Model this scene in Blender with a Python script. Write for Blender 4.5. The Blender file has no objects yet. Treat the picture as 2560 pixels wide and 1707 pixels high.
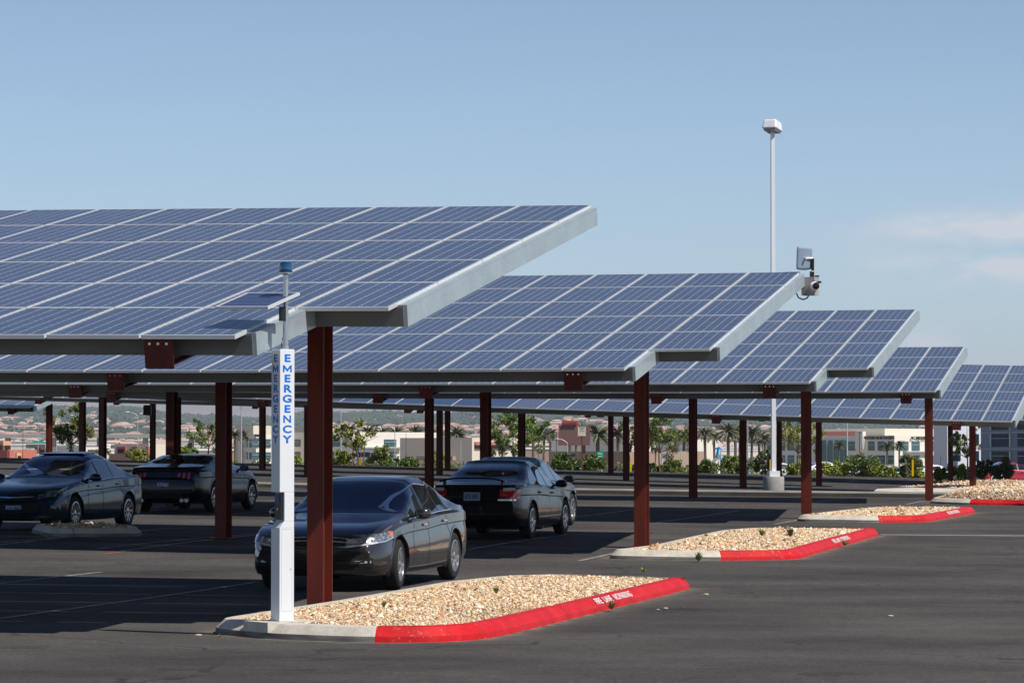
import bpy, math, random
import numpy as np
from mathutils import Vector, Matrix
from mathutils.bvhtree import BVHTree
R=math.radians
SC=bpy.context.scene
COL=SC.collection
random.seed(7); RNG=np.random.default_rng(7)

# ------------------------------------------------------------------ camera
F=7805.1; PHI=math.atan(271.5/F); CZ=1.88          # focal length in photo pixels, pitch, eye height
cam=bpy.data.cameras.new('camera'); co=bpy.data.objects.new('camera',cam); COL.objects.link(co)
co.location=(0,0,CZ); co.rotation_euler=(math.pi/2+PHI,0,0)
cam.sensor_width=36; cam.lens=36*F/2560; cam.clip_start=.5; cam.clip_end=60000
SC.camera=co
SC.render.resolution_x=1024; SC.render.resolution_y=682
# ------------------------------------------------------------------ sky
SUN=Vector((.66,-.43,1.0)).normalized()
el=math.asin(SUN.z); az=math.atan2(SUN.x,SUN.y)     # azimuth from +Y towards +X
W=bpy.data.worlds.new("World"); SC.world=W; W.use_nodes=True
nt=W.node_tree; N=nt.nodes; Lk=nt.links
bg=N['Background']; sky=N.new('ShaderNodeTexSky'); sky.sky_type='NISHITA'; sky.sun_disc=False
sky.sun_elevation=el; sky.sun_rotation=az; sky.altitude=600; sky.air_density=1.0; sky.dust_density=.6; sky.ozone_density=2.0
bg.inputs[1].default_value=.106
tc=N.new('ShaderNodeTexCoord'); mp=N.new('ShaderNodeMapping'); mp.inputs['Scale'].default_value=(1,1,3.4)
nz=N.new('ShaderNodeTexNoise'); nz.inputs['Scale'].default_value=38; nz.inputs['Detail'].default_value=6; nz.inputs['Roughness'].default_value=.55
Lk.new(tc.outputs['Generated'],mp.inputs[0]); Lk.new(mp.outputs[0],nz.inputs['Vector'])
sp=N.new('ShaderNodeSeparateXYZ'); Lk.new(tc.outputs['Generated'],sp.inputs[0])
def wm(op,a,b=None,c=None):
    n=N.new('ShaderNodeMath'); n.operation=op
    for i,v in enumerate((a,b,c)):
        if v is None: continue
        if isinstance(v,(int,float)): n.inputs[i].default_value=v
        else: Lk.new(v,n.inputs[i])
    return n.outputs[0]
def bump(v,c,w):      # soft window around c
    d=wm('DIVIDE',wm('SUBTRACT',v,c),w); return wm('POWER',2.718,wm('MULTIPLY',wm('MULTIPLY',d,d),-1))
ax=wm('DIVIDE',sp.outputs[0],sp.outputs[1])        # tan(azimuth)
azm=wm('ADD',wm('MULTIPLY',bump(ax,.172,.046),wm('ADD',bump(sp.outputs[2],.0708,.0050),wm('MULTIPLY',bump(sp.outputs[2],.0578,.0052),1.05))),
       wm('MULTIPLY',bump(ax,.126,.013),bump(sp.outputs[2],.0335,.0055)))
cl=wm('MULTIPLY',azm,wm('MULTIPLY',wm('SUBTRACT',nz.outputs['Fac'],.36),8.5))
cm=N.new('ShaderNodeClamp'); Lk.new(cl,cm.inputs[0]); cf=wm('MULTIPLY',cm.outputs[0],.85)
mx=N.new('ShaderNodeMixRGB'); Lk.new(cf,mx.inputs[0]); Lk.new(sky.outputs[0],mx.inputs[1]); mx.inputs[2].default_value=(6.5,6.65,7.2,1)
tn=N.new('ShaderNodeMixRGB'); tn.blend_type='MULTIPLY'; hz=N.new('ShaderNodeMapRange'); Lk.new(sp.outputs[2],hz.inputs[0]); hz.inputs[1].default_value=.0; hz.inputs[2].default_value=.16; hz.inputs[3].default_value=1; hz.inputs[4].default_value=.25
Lk.new(hz.outputs[0],tn.inputs[0]); Lk.new(sky.outputs[0],tn.inputs[1]); tn.inputs[2].default_value=(.90,.99,1.20,1)
zn=N.new('ShaderNodeMixRGB'); zn.blend_type='MULTIPLY'; hq=N.new('ShaderNodeMapRange'); Lk.new(sp.outputs[2],hq.inputs[0]); hq.inputs[1].default_value=.10; hq.inputs[2].default_value=.75; Lk.new(hq.outputs[0],zn.inputs[0]); Lk.new(tn.outputs[0],zn.inputs[1]); zn.inputs[2].default_value=(.16,.29,.52,1); Lk.new(zn.outputs[0],mx.inputs[1])
Lk.new(mx.outputs[0],bg.inputs[0])
# ------------------------------------------------------------------ sun
sl=bpy.data.lights.new('sun','SUN'); sl.energy=4.9; sl.angle=R(.53); sl.color=(1,.945,.87)
so=bpy.data.objects.new('sun',sl); COL.objects.link(so); so.rotation_euler=SUN.to_track_quat('Z','Y').to_euler()
SC.view_settings.view_transform='Standard'; SC.view_settings.look='None'; SC.view_settings.exposure=0; SC.view_settings.gamma=1

# ------------------------------------------------------------------ helpers
def ray(px,py):
    u=(px-1280)/F; w=-(py-853.5)/F
    return (u, math.cos(PHI)-w*math.sin(PHI), math.sin(PHI)+w*math.cos(PHI))
def at(px,py,Y):
    r=ray(px,py); k=Y/r[1]; return Vector((r[0]*k,Y,CZ+r[2]*k))
_Y=np.arange(0,260,.5)
_g0=np.interp(_Y,[0,10,32,43,50,56,65,75,90,98,108,122,145,163,172,260],[-1.86,-1.86,-1.88,-1.865,-1.77,-1.66,-1.60,-1.53,-1.37,-1.39,-1.30,-1.33,-1.40,-1.23,-1.19,-1.0])
_gx=np.interp(_Y,[0,43,56,65,75,97,108,145,163,260],[0,0,-.012,-.008,-.008,-.006,-.024,-.028,-.022,-.022])
_k=np.exp(-.5*(np.arange(-24,25)*.5/2.2)**2); _k/=_k.sum()
_g0=np.convolve(np.pad(_g0,24,mode='edge'),_k,'valid'); _gx=np.convolve(np.pad(_gx,24,mode='edge'),_k,'valid')
def G(x,y):
    y=np.clip(y,0,259); x=np.clip(x,-45,45)
    return np.interp(y,_Y,_g0)+np.interp(y,_Y,_gx)*x+.17*np.clip((y+x*.2494-101.0)/.35,0,1)+CZ
def gp(px,py,h=0):      # point of the ground (plus h) seen at a place of the photo
    r=ray(px,py); lo,hi=8.,259.
    for _ in range(40):
        m=(lo+hi)/2; k=m/r[1]
        if CZ+r[2]*k>G(r[0]*k,m)+h: lo=m
        else: hi=m
    k=lo/r[1]; return Vector((r[0]*k,lo,CZ+r[2]*k))
def tag(o,label=None,cat=None,group=None,kind=None):
    if label: o['label']=label
    if cat: o['category']=cat
    if group: o['group']=group
    if kind: o['kind']=kind
    return o
def empty(name,loc=(0,0,0),rz=0,**k):
    o=bpy.data.objects.new(name,None); COL.objects.link(o); o.location=loc; o.rotation_euler=(0,0,rz); o.empty_display_size=.3
    return tag(o,**k)
class MB:
    def __init__(s): s.v=[];s.f=[];s.m=[]
    def add(s,vs,fs,m=0):
        b=len(s.v); s.v+= [tuple(v) for v in vs]; s.f+=[tuple(b+i for i in f) for f in fs]; s.m+=[m]*len(fs); return s
    def hexa(s,p,m=0):    # 8 points: bottom 4, top 4
        return s.add(p,[(3,2,1,0),(4,5,6,7),(0,1,5,4),(1,2,6,5),(2,3,7,6),(3,0,4,7)],m)
    def box(s,a,b,m=0,rz=0,c=None):
        (x0,y0,z0),(x1,y1,z1)=a,b
        p=[(x0,y0,z0),(x1,y0,z0),(x1,y1,z0),(x0,y1,z0),(x0,y0,z1),(x1,y0,z1),(x1,y1,z1),(x0,y1,z1)]
        if rz:
            c=c or ((x0+x1)/2,(y0+y1)/2); cs,sn=math.cos(rz),math.sin(rz)
            p=[(c[0]+(x-c[0])*cs-(y-c[1])*sn,c[1]+(x-c[0])*sn+(y-c[1])*cs,z) for x,y,z in p]
        return s.hexa(p,m)
    def tube(s,pts,r,n=8,m=0,cap=True):
        pts=[Vector(p) for p in pts]; rs=r if isinstance(r,(list,tuple)) else [r]*len(pts); rings=[]
        vs=[]
        for i,p in enumerate(pts):
            d=(pts[min(i+1,len(pts)-1)]-pts[max(i-1,0)]).normalized()
            a=d.cross(Vector((0,0,1)));
            if a.length<1e-3: a=Vector((1,0,0))
            a.normalize(); b=d.cross(a).normalized()
            for k in range(n):
                t=2*math.pi*k/n; vs.append(p+a*math.cos(t)*rs[i]+b*math.sin(t)*rs[i])
        fs=[(i*n+k,i*n+(k+1)%n,(i+1)*n+(k+1)%n,(i+1)*n+k) for i in range(len(pts)-1) for k in range(n)]
        if cap: fs+= [tuple(range(n))[::-1],tuple((len(pts)-1)*n+k for k in range(n))]
        return s.add(vs,fs,m)
    def lathe(s,prof,n=24,m=0,axis='z',o=(0,0,0)):   # prof: (r,h) list
        vs=[];
        for r,h in prof:
            for k in range(n):
                t=2*math.pi*k/n; a,b=r*math.cos(t),r*math.sin(t)
                vs.append((o[0]+a,o[1]+b,o[2]+h) if axis=='z' else (o[0]+a,o[1]+h,o[2]+b))
        fs=[(i*n+k,i*n+(k+1)%n,(i+1)*n+(k+1)%n,(i+1)*n+k) for i in range(len(prof)-1) for k in range(n)]
        fs+=[tuple(range(n))[::-1],tuple((len(prof)-1)*n+k for k in range(n))]
        return s.add(vs,fs,m)
    def build(s,name,mats,parent=None,smooth=False,angle=None):
        me=bpy.data.meshes.new(name); me.from_pydata(s.v,[],s.f)
        if not isinstance(mats,(list,tuple)): mats=[mats]
        for q in mats: me.materials.append(q)
        me.polygons.foreach_set('material_index',s.m); me.update()
        if smooth:
            me.polygons.foreach_set('use_smooth',[True]*len(me.polygons))
            me.set_sharp_from_angle(angle=R(angle or 35))
        o=bpy.data.objects.new(name,me); COL.objects.link(o)
        if parent: o.parent=parent
        return o
def fastmesh(name,V,Fc,mats,parent=None,col=None,midx=None):
    me=bpy.data.meshes.new(name); V=np.asarray(V,np.float32); Fc=np.asarray(Fc,np.int32); k=Fc.shape[1]
    me.vertices.add(len(V)); me.vertices.foreach_set('co',V.ravel())
    me.loops.add(Fc.size); me.loops.foreach_set('vertex_index',Fc.ravel())
    me.polygons.add(len(Fc)); me.polygons.foreach_set('loop_start',np.arange(0,Fc.size,k,dtype=np.int32))
    if midx is not None: me.polygons.foreach_set('material_index',np.asarray(midx,np.int32))
    if not isinstance(mats,(list,tuple)): mats=[mats]
    for q in mats: me.materials.append(q)
    if col is not None:
        at_=me.color_attributes.new('tint','FLOAT_COLOR','POINT'); at_.data.foreach_set('color',np.asarray(col,np.float32).ravel())
    me.update(calc_edges=True); me.validate()
    o=bpy.data.objects.new(name,me); COL.objects.link(o)
    if parent: o.parent=parent
    return o
def copy_tree(o,parent=None):
    c=o.copy(); COL.objects.link(c)
    if parent: c.parent=parent
    for ch in KIDS.get(o.name,[]) or [q for q in o.children]: copy_tree(ch,c)
    return c
KIDS={}
# ------------------------------------------------------------------ materials
def mat(name,c,rough=.6,metal=0,c2=None,scale=4,detail=4,bumps=0,bscale=60,spec=.5,coat=0,stretch=None,lo=.35,hi=.65,emit=None,sub=None):
    m=bpy.data.materials.new(name); m.use_nodes=True; n=m.node_tree.nodes; l=m.node_tree.links; p=n['Principled BSDF']
    p.inputs['Base Color'].default_value=(*c,1); p.inputs['Roughness'].default_value=rough; p.inputs['Metallic'].default_value=metal
    p.inputs['Specular IOR Level'].default_value=spec; p.inputs['Coat Weight'].default_value=coat; p.inputs['Coat Roughness'].default_value=.02
    if c2 is not None or bumps:
        t=n.new('ShaderNodeTexCoord'); mpn=n.new('ShaderNodeMapping'); l.new(t.outputs['Object'],mpn.inputs[0])
        if stretch: mpn.inputs['Scale'].default_value=stretch
    if c2 is not None:
        z=n.new('ShaderNodeTexNoise'); z.inputs['Scale'].default_value=scale; z.inputs['Detail'].default_value=detail; l.new(mpn.outputs[0],z.inputs['Vector'])
        r=n.new('ShaderNodeValToRGB'); r.color_ramp.elements[0].position=lo; r.color_ramp.elements[1].position=hi
        r.color_ramp.elements[0].color=(*c,1); r.color_ramp.elements[1].color=(*c2,1); l.new(z.outputs['Fac'],r.inputs[0]); l.new(r.outputs[0],p.inputs['Base Color'])
    if bumps:
        z=n.new('ShaderNodeTexNoise'); z.inputs['Scale'].default_value=bscale; z.inputs['Detail'].default_value=5; l.new(t.outputs['Object'],z.inputs['Vector'])
        b=n.new('ShaderNodeBump'); b.inputs['Strength'].default_value=bumps; b.inputs['Distance'].default_value=.01; l.new(z.outputs['Fac'],b.inputs['Height']); l.new(b.outputs[0],p.inputs['Normal'])
    return m
def nodes(m): return m.node_tree.nodes,m.node_tree.links,m.node_tree.nodes['Principled BSDF']
class NG:      # tiny node-graph helper
    def __init__(s,m): s.n,s.l,s.p=nodes(m)
    def m(s,op,a,b=None,c=None):
        q=s.n.new('ShaderNodeMath'); q.operation=op
        for i,v in enumerate((a,b,c)):
            if v is None: continue
            if isinstance(v,(int,float)): q.inputs[i].default_value=v
            else: s.l.new(v,q.inputs[i])
        return q.outputs[0]
    def noise(s,vec,scale,detail=4,rough=.5):
        q=s.n.new('ShaderNodeTexNoise'); q.inputs['Scale'].default_value=scale; q.inputs['Detail'].default_value=detail; q.inputs['Roughness'].default_value=rough; s.l.new(vec,q.inputs['Vector']); return q.outputs['Fac']
    def ramp(s,f,stops):
        q=s.n.new('ShaderNodeValToRGB'); e=q.color_ramp.elements
        while len(e)<len(stops): e.new(.5)
        for i,(p,c) in enumerate(stops): e[i].position=p; e[i].color=(*c,1) if len(c)==3 else c
        s.l.new(f,q.inputs[0]); return q.outputs[0]
    def mix(s,f,a,b,mode='MIX'):
        q=s.n.new('ShaderNodeMixRGB'); q.blend_type=mode
        for i,v in zip((0,1,2),(f,a,b)):
            if isinstance(v,(int,float)): q.inputs[i].default_value=v
            elif isinstance(v,tuple): q.inputs[i].default_value=(*v,1)
            else: s.l.new(v,q.inputs[i])
        return q.outputs[0]
    def coord(s,which='Object',scale=None,rz=0):
        t=s.n.new('ShaderNodeTexCoord'); o=t.outputs[which]
        if scale or rz:
            q=s.n.new('ShaderNodeMapping'); q.inputs['Scale'].default_value=scale or (1,1,1); q.inputs['Rotation'].default_value=(0,0,rz); s.l.new(o,q.inputs[0]); o=q.outputs[0]
        return o
M={}
# asphalt: dull grey brown with sealed darker streaks, fine speckle and dusty patches
m=M['asphalt']=mat('asphalt',(.045,.042,.040),rough=.92,spec=.06); g=NG(m)
c1=g.coord(); streak=g.noise(g.coord(scale=(.45,.75,1),rz=.35),.55,6,.62); patch=g.noise(c1,.16,4,.6); grain=g.noise(c1,22,5,.75); mid=g.noise(c1,5.5,5,.7)
base=g.ramp(streak,[(.30,(.044,.040,.039)),(.48,(.068,.063,.060)),(.72,(.104,.096,.087))])
base=g.mix(g.m('MULTIPLY',g.m('SUBTRACT',patch,.46),1.7),base,(.098,.090,.080))
base=g.mix(.8,base,g.ramp(grain,[(.28,(.55,.55,.55)),(.5,(1,1,1)),(.72,(1.55,1.52,1.45))]),'MULTIPLY')
base=g.mix(.8,base,g.ramp(mid,[(.25,(.72,.72,.72)),(.5,(1,1,1)),(.75,(1.25,1.25,1.22))]),'MULTIPLY')
cv=g.n.new('ShaderNodeTexVoronoi'); cv.feature='DISTANCE_TO_EDGE'; cv.inputs['Scale'].default_value=.16
wv=g.n.new('ShaderNodeVectorMath'); wv.operation='MULTIPLY_ADD'; nn3=g.n.new('ShaderNodeTexNoise'); nn3.inputs['Scale'].default_value=.9; g.l.new(c1,nn3.inputs['Vector']); g.l.new(nn3.outputs['Color'],wv.inputs[0]); wv.inputs[1].default_value=(1.8,1.8,0); g.l.new(c1,wv.inputs[2]); g.l.new(wv.outputs[0],cv.inputs['Vector'])
crk=g.m('MULTIPLY',g.m('LESS_THAN',cv.outputs['Distance'],.0035),g.m('GREATER_THAN',patch,.50)); base=g.mix(g.m('MULTIPLY',crk,.6),base,(.028,.026,.025))
spk=g.m('GREATER_THAN',g.noise(c1,46,2,.5),.74); base=g.mix(g.m('MULTIPLY',spk,.6),base,(.26,.24,.21))
oil=g.n.new('ShaderNodeTexVoronoi'); oil.inputs['Scale'].default_value=.42; g.l.new(c1,oil.inputs['Vector']); base=g.mix(g.m('MULTIPLY',g.m('LESS_THAN',g.m('ADD',oil.outputs['Distance'],g.m('MULTIPLY',mid,.25)),.24),.45),base,(.035,.032,.031))
g.l.new(base,g.p.inputs['Base Color'])
b=g.n.new('ShaderNodeBump'); b.inputs['Strength'].default_value=.5; b.inputs['Distance'].default_value=.006; g.l.new(grain,b.inputs['Height']); g.l.new(b.outputs[0],g.p.inputs['Normal'])
M['line']=mat('faded_white_paint',(.30,.29,.28),rough=.8,c2=(.12,.115,.11),scale=7,detail=6,lo=.38,hi=.62)
M['gutter']=mat('gutter_concrete',(.30,.28,.25),rough=.85,c2=(.22,.2,.18),scale=2)
M['dirt']=mat('desert_dirt',(.30,.24,.18),rough=.95,c2=(.22,.19,.14),scale=.02,detail=8)
# kerb concrete, with a darker brown foot
m=M['kerb']=mat('kerb_concrete',(.52,.49,.43),rough=.85); g=NG(m)
c1=g.coord(); a=g.ramp(g.noise(c1,5,6,.65),[(.3,(.46,.42,.35)),(.6,(.63,.58,.49)),(.8,(.70,.65,.56))])
a=g.mix(g.m('MULTIPLY',g.m('GREATER_THAN',g.noise(c1,38,2),.63),.35),a,(.25,.23,.2)); g.l.new(a,g.p.inputs['Base Color'])
M['kerb_foot']=mat('brown_kerb_concrete',(.12,.105,.09),rough=.9,c2=(.27,.245,.21),scale=4,detail=6,stretch=(.6,.6,6))
m=M['red']=mat('red_kerb_paint',(.62,.012,.018),rough=.55,spec=.25); g=NG(m)
c1=g.coord(); a=g.ramp(g.noise(c1,3.2,6,.65),[(.3,(.44,.007,.010)),(.55,(.58,.010,.013)),(.8,(.66,.030,.030))])
a=g.mix(g.m('MULTIPLY',g.m('GREATER_THAN',g.noise(c1,17,6,.78),.615),.8),a,(.40,.24,.20)); g.l.new(a,g.p.inputs['Base Color'])
M['white_paint']=mat('stencil_white_paint',(.80,.74,.72),rough=.6,c2=(.72,.35,.33),scale=26,detail=4,lo=.50,hi=.72)
m=M['dust']=mat('pale_road_dust',(.26,.23,.19),rough=.95,spec=.05); g=NG(m); m.blend_method='BLEND' if hasattr(m,'blend_method') else None
va=g.n.new('ShaderNodeVertexColor'); va.layer_name='tint'; nd=g.noise(g.coord(),3.2,7,.72); nd2=g.noise(g.coord(),26,4,.7); tr_=g.n.new('ShaderNodeBsdfTransparent'); ms_=g.n.new('ShaderNodeMixShader'); sx_=g.n.new('ShaderNodeSeparateColor'); g.l.new(va.outputs[0],sx_.inputs[0])
fa=g.m('MULTIPLY',g.m('MULTIPLY',sx_.outputs[0],sx_.outputs[0]),g.m('MULTIPLY',g.m('SUBTRACT',g.m('ADD',nd,g.m('MULTIPLY',nd2,.5)),.50),2.4)); cl_=g.n.new('ShaderNodeClamp'); g.l.new(fa,cl_.inputs[0])
g.l.new(cl_.outputs[0],ms_.inputs[0]); g.l.new(tr_.outputs[0],ms_.inputs[1]); g.l.new(g.p.outputs[0],ms_.inputs[2]); g.l.new(ms_.outputs[0],g.n['Material Output'].inputs[0])
M['joint']=mat('dark_kerb_joint',(.05,.035,.03),rough=.9)  # thin dark strips where kerb sections meet
# gravel
m=M['stone']=mat('gravel_stones',(.5,.4,.3),rough=.8); g=NG(m)
va=g.n.new('ShaderNodeVertexColor'); va.layer_name='tint'; g.l.new(va.outputs[0],g.p.inputs['Base Color'])
m=M['gravel_bed']=mat('gravel_bed',(.3,.22,.15),rough=.95); g=NG(m)
vo=g.n.new('ShaderNodeTexVoronoi'); vo.inputs['Scale'].default_value=26; g.l.new(g.coord(),vo.inputs['Vector'])
g.l.new(g.mix(.7,g.ramp(g.m('FRACT',g.m('MULTIPLY',g.noise(vo.outputs['Color'],9,0),7)),[(0,(.20,.13,.08)),(.35,(.38,.28,.19)),(.7,(.55,.44,.33)),(1,(.66,.58,.48))]),g.ramp(vo.outputs['Distance'],[(0,(1.2,1.2,1.2)),(.6,(.35,.33,.3))]),'MULTIPLY'),g.p.inputs['Base Color'])
M['sand']=mat('packed_sand',(.42,.31,.21),rough=.95,c2=(.52,.41,.29),scale=9,detail=6,bumps=.4,bscale=80)
# steel
m=M['red_steel']=mat('red_oxide_steel',(.165,.024,.011),rough=.5,c2=(.105,.017,.009),scale=2.2,detail=7,stretch=(3,3,.35),spec=.4)
m=M['galv']=mat('galvanised_steel',(.50,.56,.57),rough=.42,metal=.3); g=NG(m)
c1=g.coord(); sp_=g.n.new('ShaderNodeTexVoronoi'); sp_.inputs['Scale'].default_value=30; g.l.new(c1,sp_.inputs['Vector'])
a=g.mix(.3,g.ramp(g.noise(c1,1.6,5,.6),[(.3,(.36,.43,.45)),(.7,(.47,.54,.56))]),g.ramp(sp_.outputs['Color'],[(0,(.32,.38,.40)),(1,(.52,.58,.60))])); g.l.new(a,g.p.inputs['Base Color'])
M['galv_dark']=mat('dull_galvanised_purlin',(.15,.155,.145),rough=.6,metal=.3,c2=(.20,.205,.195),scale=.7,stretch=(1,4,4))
M['alu']=mat('aluminium_frame',(.72,.73,.71),rough=.42,metal=.25)
M['black']=mat('black_plastic',(.012,.012,.013),rough=.45)
M['white']=mat('white_powder_coat',(.80,.81,.81),rough=.38,c2=(.77,.78,.79),scale=1.5)
M['steel']=mat('brushed_steel',(.55,.56,.57),rough=.28,metal=.85)
M['concrete']=mat('cast_concrete',(.36,.35,.33),rough=.9,c2=(.28,.27,.25),scale=3,bumps=.2)
# solar glass: poly-crystalline cells 6 x 12 with bright gaps and notched corners
PW,PL=1.01,1.985; SW,SL=.985,1.955
def solar(name,nx,ny,w,l,bord,c_lo,c_hi,gapc):
    m=mat(name,c_lo,rough=.34,spec=.4,coat=.22); g=NG(m); g.p.inputs['Coat Roughness'].default_value=.18
    c=g.coord(); s=g.n.new('ShaderNodeSeparateXYZ'); g.l.new(c,s.inputs[0])
    u=g.m('MULTIPLY',g.m('SUBTRACT',s.outputs[0],bord),nx/(w-2*bord)); v=g.m('MULTIPLY',g.m('SUBTRACT',s.outputs[1],bord),ny/(l-2*bord))
    fu=g.m('ABSOLUTE',g.m('SUBTRACT',g.m('FRACT',u),.5)); fv=g.m('ABSOLUTE',g.m('SUBTRACT',g.m('FRACT',v),.5))
    gap=g.m('GREATER_THAN',g.m('MAXIMUM',fu,fv),.478); dia=g.m('GREATER_THAN',g.m('ADD',fu,fv),.915)
    ins=g.m('GREATER_THAN',fu,.480)
    cell=g.n.new('ShaderNodeTexWhiteNoise'); cx=g.n.new('ShaderNodeCombineXYZ'); g.l.new(g.m('FLOOR',u),cx.inputs[0]); g.l.new(g.m('FLOOR',v),cx.inputs[1])
    oi=g.n.new('ShaderNodeObjectInfo'); g.l.new(oi.outputs['Random'],cx.inputs[2]); g.l.new(cx.outputs[0],cell.inputs['Vector'])
    vo=g.n.new('ShaderNodeTexVoronoi'); vo.inputs['Scale'].default_value=55; g.l.new(c,vo.inputs['Vector'])
    a=g.mix(g.m('ADD',g.m('MULTIPLY',cell.outputs['Value'],.45),g.m('MULTIPLY',oi.outputs['Random'],.45)),c_lo,c_hi)
    a=g.mix(.30,a,g.ramp(vo.outputs['Color'],[(0,(.6,.65,.7)),(1,(1.5,1.45,1.4))]),'MULTIPLY')
    dirt=g.noise(c,3.1,6,.65); a=g.mix(g.m('MULTIPLY',dirt,.30),a,(.16,.16,.17))
    bus=g.m('LESS_THAN',g.m('ABSOLUTE',g.m('SUBTRACT',g.m('FRACT',g.m('MULTIPLY',g.m('FRACT',u),3)),.5)),.03)
    a=g.mix(g.m('MULTIPLY',bus,.22),a,gapc)
    a=g.mix(g.m('MAXIMUM',g.m('MULTIPLY',gap,.55),g.m('MAXIMUM',dia,g.m('MULTIPLY',ins,.75))),a,gapc)
    g.l.new(a,g.p.inputs['Base Color']); return m
M['solar']=solar('solar_cells',6,12,SW,SL,.028,(.019,.042,.098),(.036,.063,.130),(.66,.69,.72))
M['solar2']=solar('small_solar_cells',9,4,.63,.62,.02,(.008,.028,.095),(.012,.04,.13),(.22,.28,.36))

# ------------------------------------------------------------------ ground
def band(xs,ys,fz,name,m,**k):
    skew=k.pop('skew',False)
    X,Y=np.meshgrid(xs,ys)
    if skew: Y=Y-X*.2494*np.clip((Y-60)/15,0,1)*np.clip((165-Y)/10,0,1)
    Z=fz(X,Y); V=np.stack([X.ravel(),Y.ravel(),Z.ravel()],1); nx=len(xs)
    i,j=np.meshgrid(np.arange(nx-1),np.arange(len(ys)-1)); a=(j*nx+i).ravel()
    o=fastmesh(name,V,np.stack([a,a+1,a+nx+1,a+nx],1),m); 
    o.data.polygons.foreach_set('use_smooth',[True]*len(o.data.polygons)); return tag(o,kind='structure',**k)
band(np.linspace(-60,60,61),np.concatenate([np.linspace(-40,10,6),np.linspace(12,100.9,60),[101.0,101.36],np.linspace(102,171,47)]),lambda x,y:G(x,y),'parking_lot',M['asphalt'],skew=True)
VAL=-9.0
_ty=[-400,-60,0,171,176,230,420,900,1500,3000,4500,5600,7000,8300,9200,10500,12500]
_tz=[-.5,-.5,-.5,-.5,-.9,-4.0,-9,-10,-8,-2,8,24,52,84,104,112,60]
def T0(y): return np.interp(y,_ty,_tz)
def T(x,y):
    x=np.asarray(x,float); y=np.asarray(y,float)
    z=T0(y)
    far=np.clip((y-3500)/5000,0,1)
    a=x/np.maximum(y,1)
    z=z+far*(14*np.sin(a*34+1.1)+7*np.sin(a*91+.4)+4*np.sin(a*230+y*.0011)) + far*np.clip(-a*60,-8,8)
    near=np.clip((y-171)/6,0,1)
    return np.where(y<=171,G(x,y)-.35,np.where(y<300,(G(x,171.)-.15)*(1-np.clip((y-171)/129,0,1))+z*np.clip((y-171)/129,0,1),z))
ysT=np.concatenate([[-400,-60,0],np.linspace(6,171,56),np.linspace(173,300,40),np.geomspace(310,12500,90)])
nxT=121; VT=[]
for y in ysT:
    hw=max(400,abs(y)*.32+200); xs=np.linspace(-1,1,nxT); xs=np.sign(xs)*np.abs(xs)**1.6*hw
    zz=T(xs,np.full(nxT,float(y))); VT+= [(x,y,z) for x,z in zip(xs,zz)]
ii,jj=np.meshgrid(np.arange(nxT-1),np.arange(len(ysT)-1)); aa=(jj*nxT+ii).ravel()
o=fastmesh('ground',VT,np.stack([aa,aa+1,aa+nxT+1,aa+nxT],1),M['dirt']); o.data.polygons.foreach_set('use_smooth',[True]*len(o.data.polygons)); tag(o,kind='structure')
# far mountain ridge, pale and bare, falling away to the right
M['ridge']=mat('bare_mountain',(.34,.25,.21),rough=.95,c2=(.22,.17,.15),scale=.0012,detail=9)
xs=np.linspace(-6500,5200,150); ys=np.linspace(14500,19500,24)
def ridge(x,y):
    a=x/y; top=np.interp(a,[-.42,-.17,-.10,-.065,-.03,-.008,.06,.3],[520,290,262,225,185,120,60,0])
    t=np.clip((y-14500)/2600,0,1); t2=np.clip((19500-y)/2400,0,1)
    n=18*np.sin(x*.0042+y*.001)+11*np.sin(x*.011+2+y*.002)+6*np.sin(x*.027)
    return (top+n)*np.sin(t*1.5708)*np.sin(t2*1.5708)+20-30*(1-t)
o=band(xs,ys,ridge,'mountain_ridge',M['ridge'])

# ------------------------------------------------------------------ painted stall lines
PSI=.2444; UX=Vector((math.cos(PSI),-math.sin(PSI),0)); VX=Vector((math.sin(PSI),math.cos(PSI),0))
def strip(a,b,w,h=.006,n=None):
    a=Vector(a);b=Vector(b); d=(b-a); d.z=0; L=d.length; n=n or max(2,int(L/1.2)); d.normalize(); s=Vector((-d.y,d.x,0))*w/2
    vs=[];fs=[]
    for i in range(n+1):
        p=a+d*L*i/n
        for q in (p-s,p+s): vs.append((q.x,q.y,float(G(q.x,q.y))+h))
    return vs,[(2*i,2*i+2,2*i+3,2*i+1)[::-1] for i in range(n)]
mb=MB()
def sl_(a,b,w=.1): mb.add(*strip(a,b,w))
def pl(x0,y0,x1,y1,w=.1): sl_(gp(x0,y0),gp(x1,y1),w)
for q in [(0,1546,640,1454.8),(0,1458,252,1430),(245,1371,636,1334.7),(0,1355,142,1344.7),(350,1326.6,426,1318.7),(640,1334,668,1330.5)]: pl(*q)
# regular stalls under the farther canopies
rows=[(31.6,11,-5,-12),(49.6,11.0,6.2,-16),(67.8,11.0,6.2,-24),(86,8.0,4.5,-30),(103.6,11,-.8,-34),(140,11,30,-36),(157,10,32,-40)]
ORG=[(-2.73,30.83),(1.78,49.18),(6.44,67.5),(11.54,84.98),(16.53,103.23)]
for k,(ox,oy) in enumerate(ORG[1:]):
    for n_ in range(-14,1):
        p=Vector((ox,oy,0))+UX*(n_*2.6-.9)+VX*.7
        if k==0 and -10<n_*2.6<-8: pass
        sl_(p,p+VX*(10.3 if k!=2 else 7.2),.10)
for (ox,oy) in [(3,137.0),(3,155.5)]:
    for n_ in range(-16,12):
        p=Vector((ox,oy,0))+UX*(n_*2.7); 
        if p.y+12<170: sl_(p,p+VX*10.5,.12)
mb.build('parking_lines',M['line'])['kind']='structure'
mb=MB()
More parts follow.
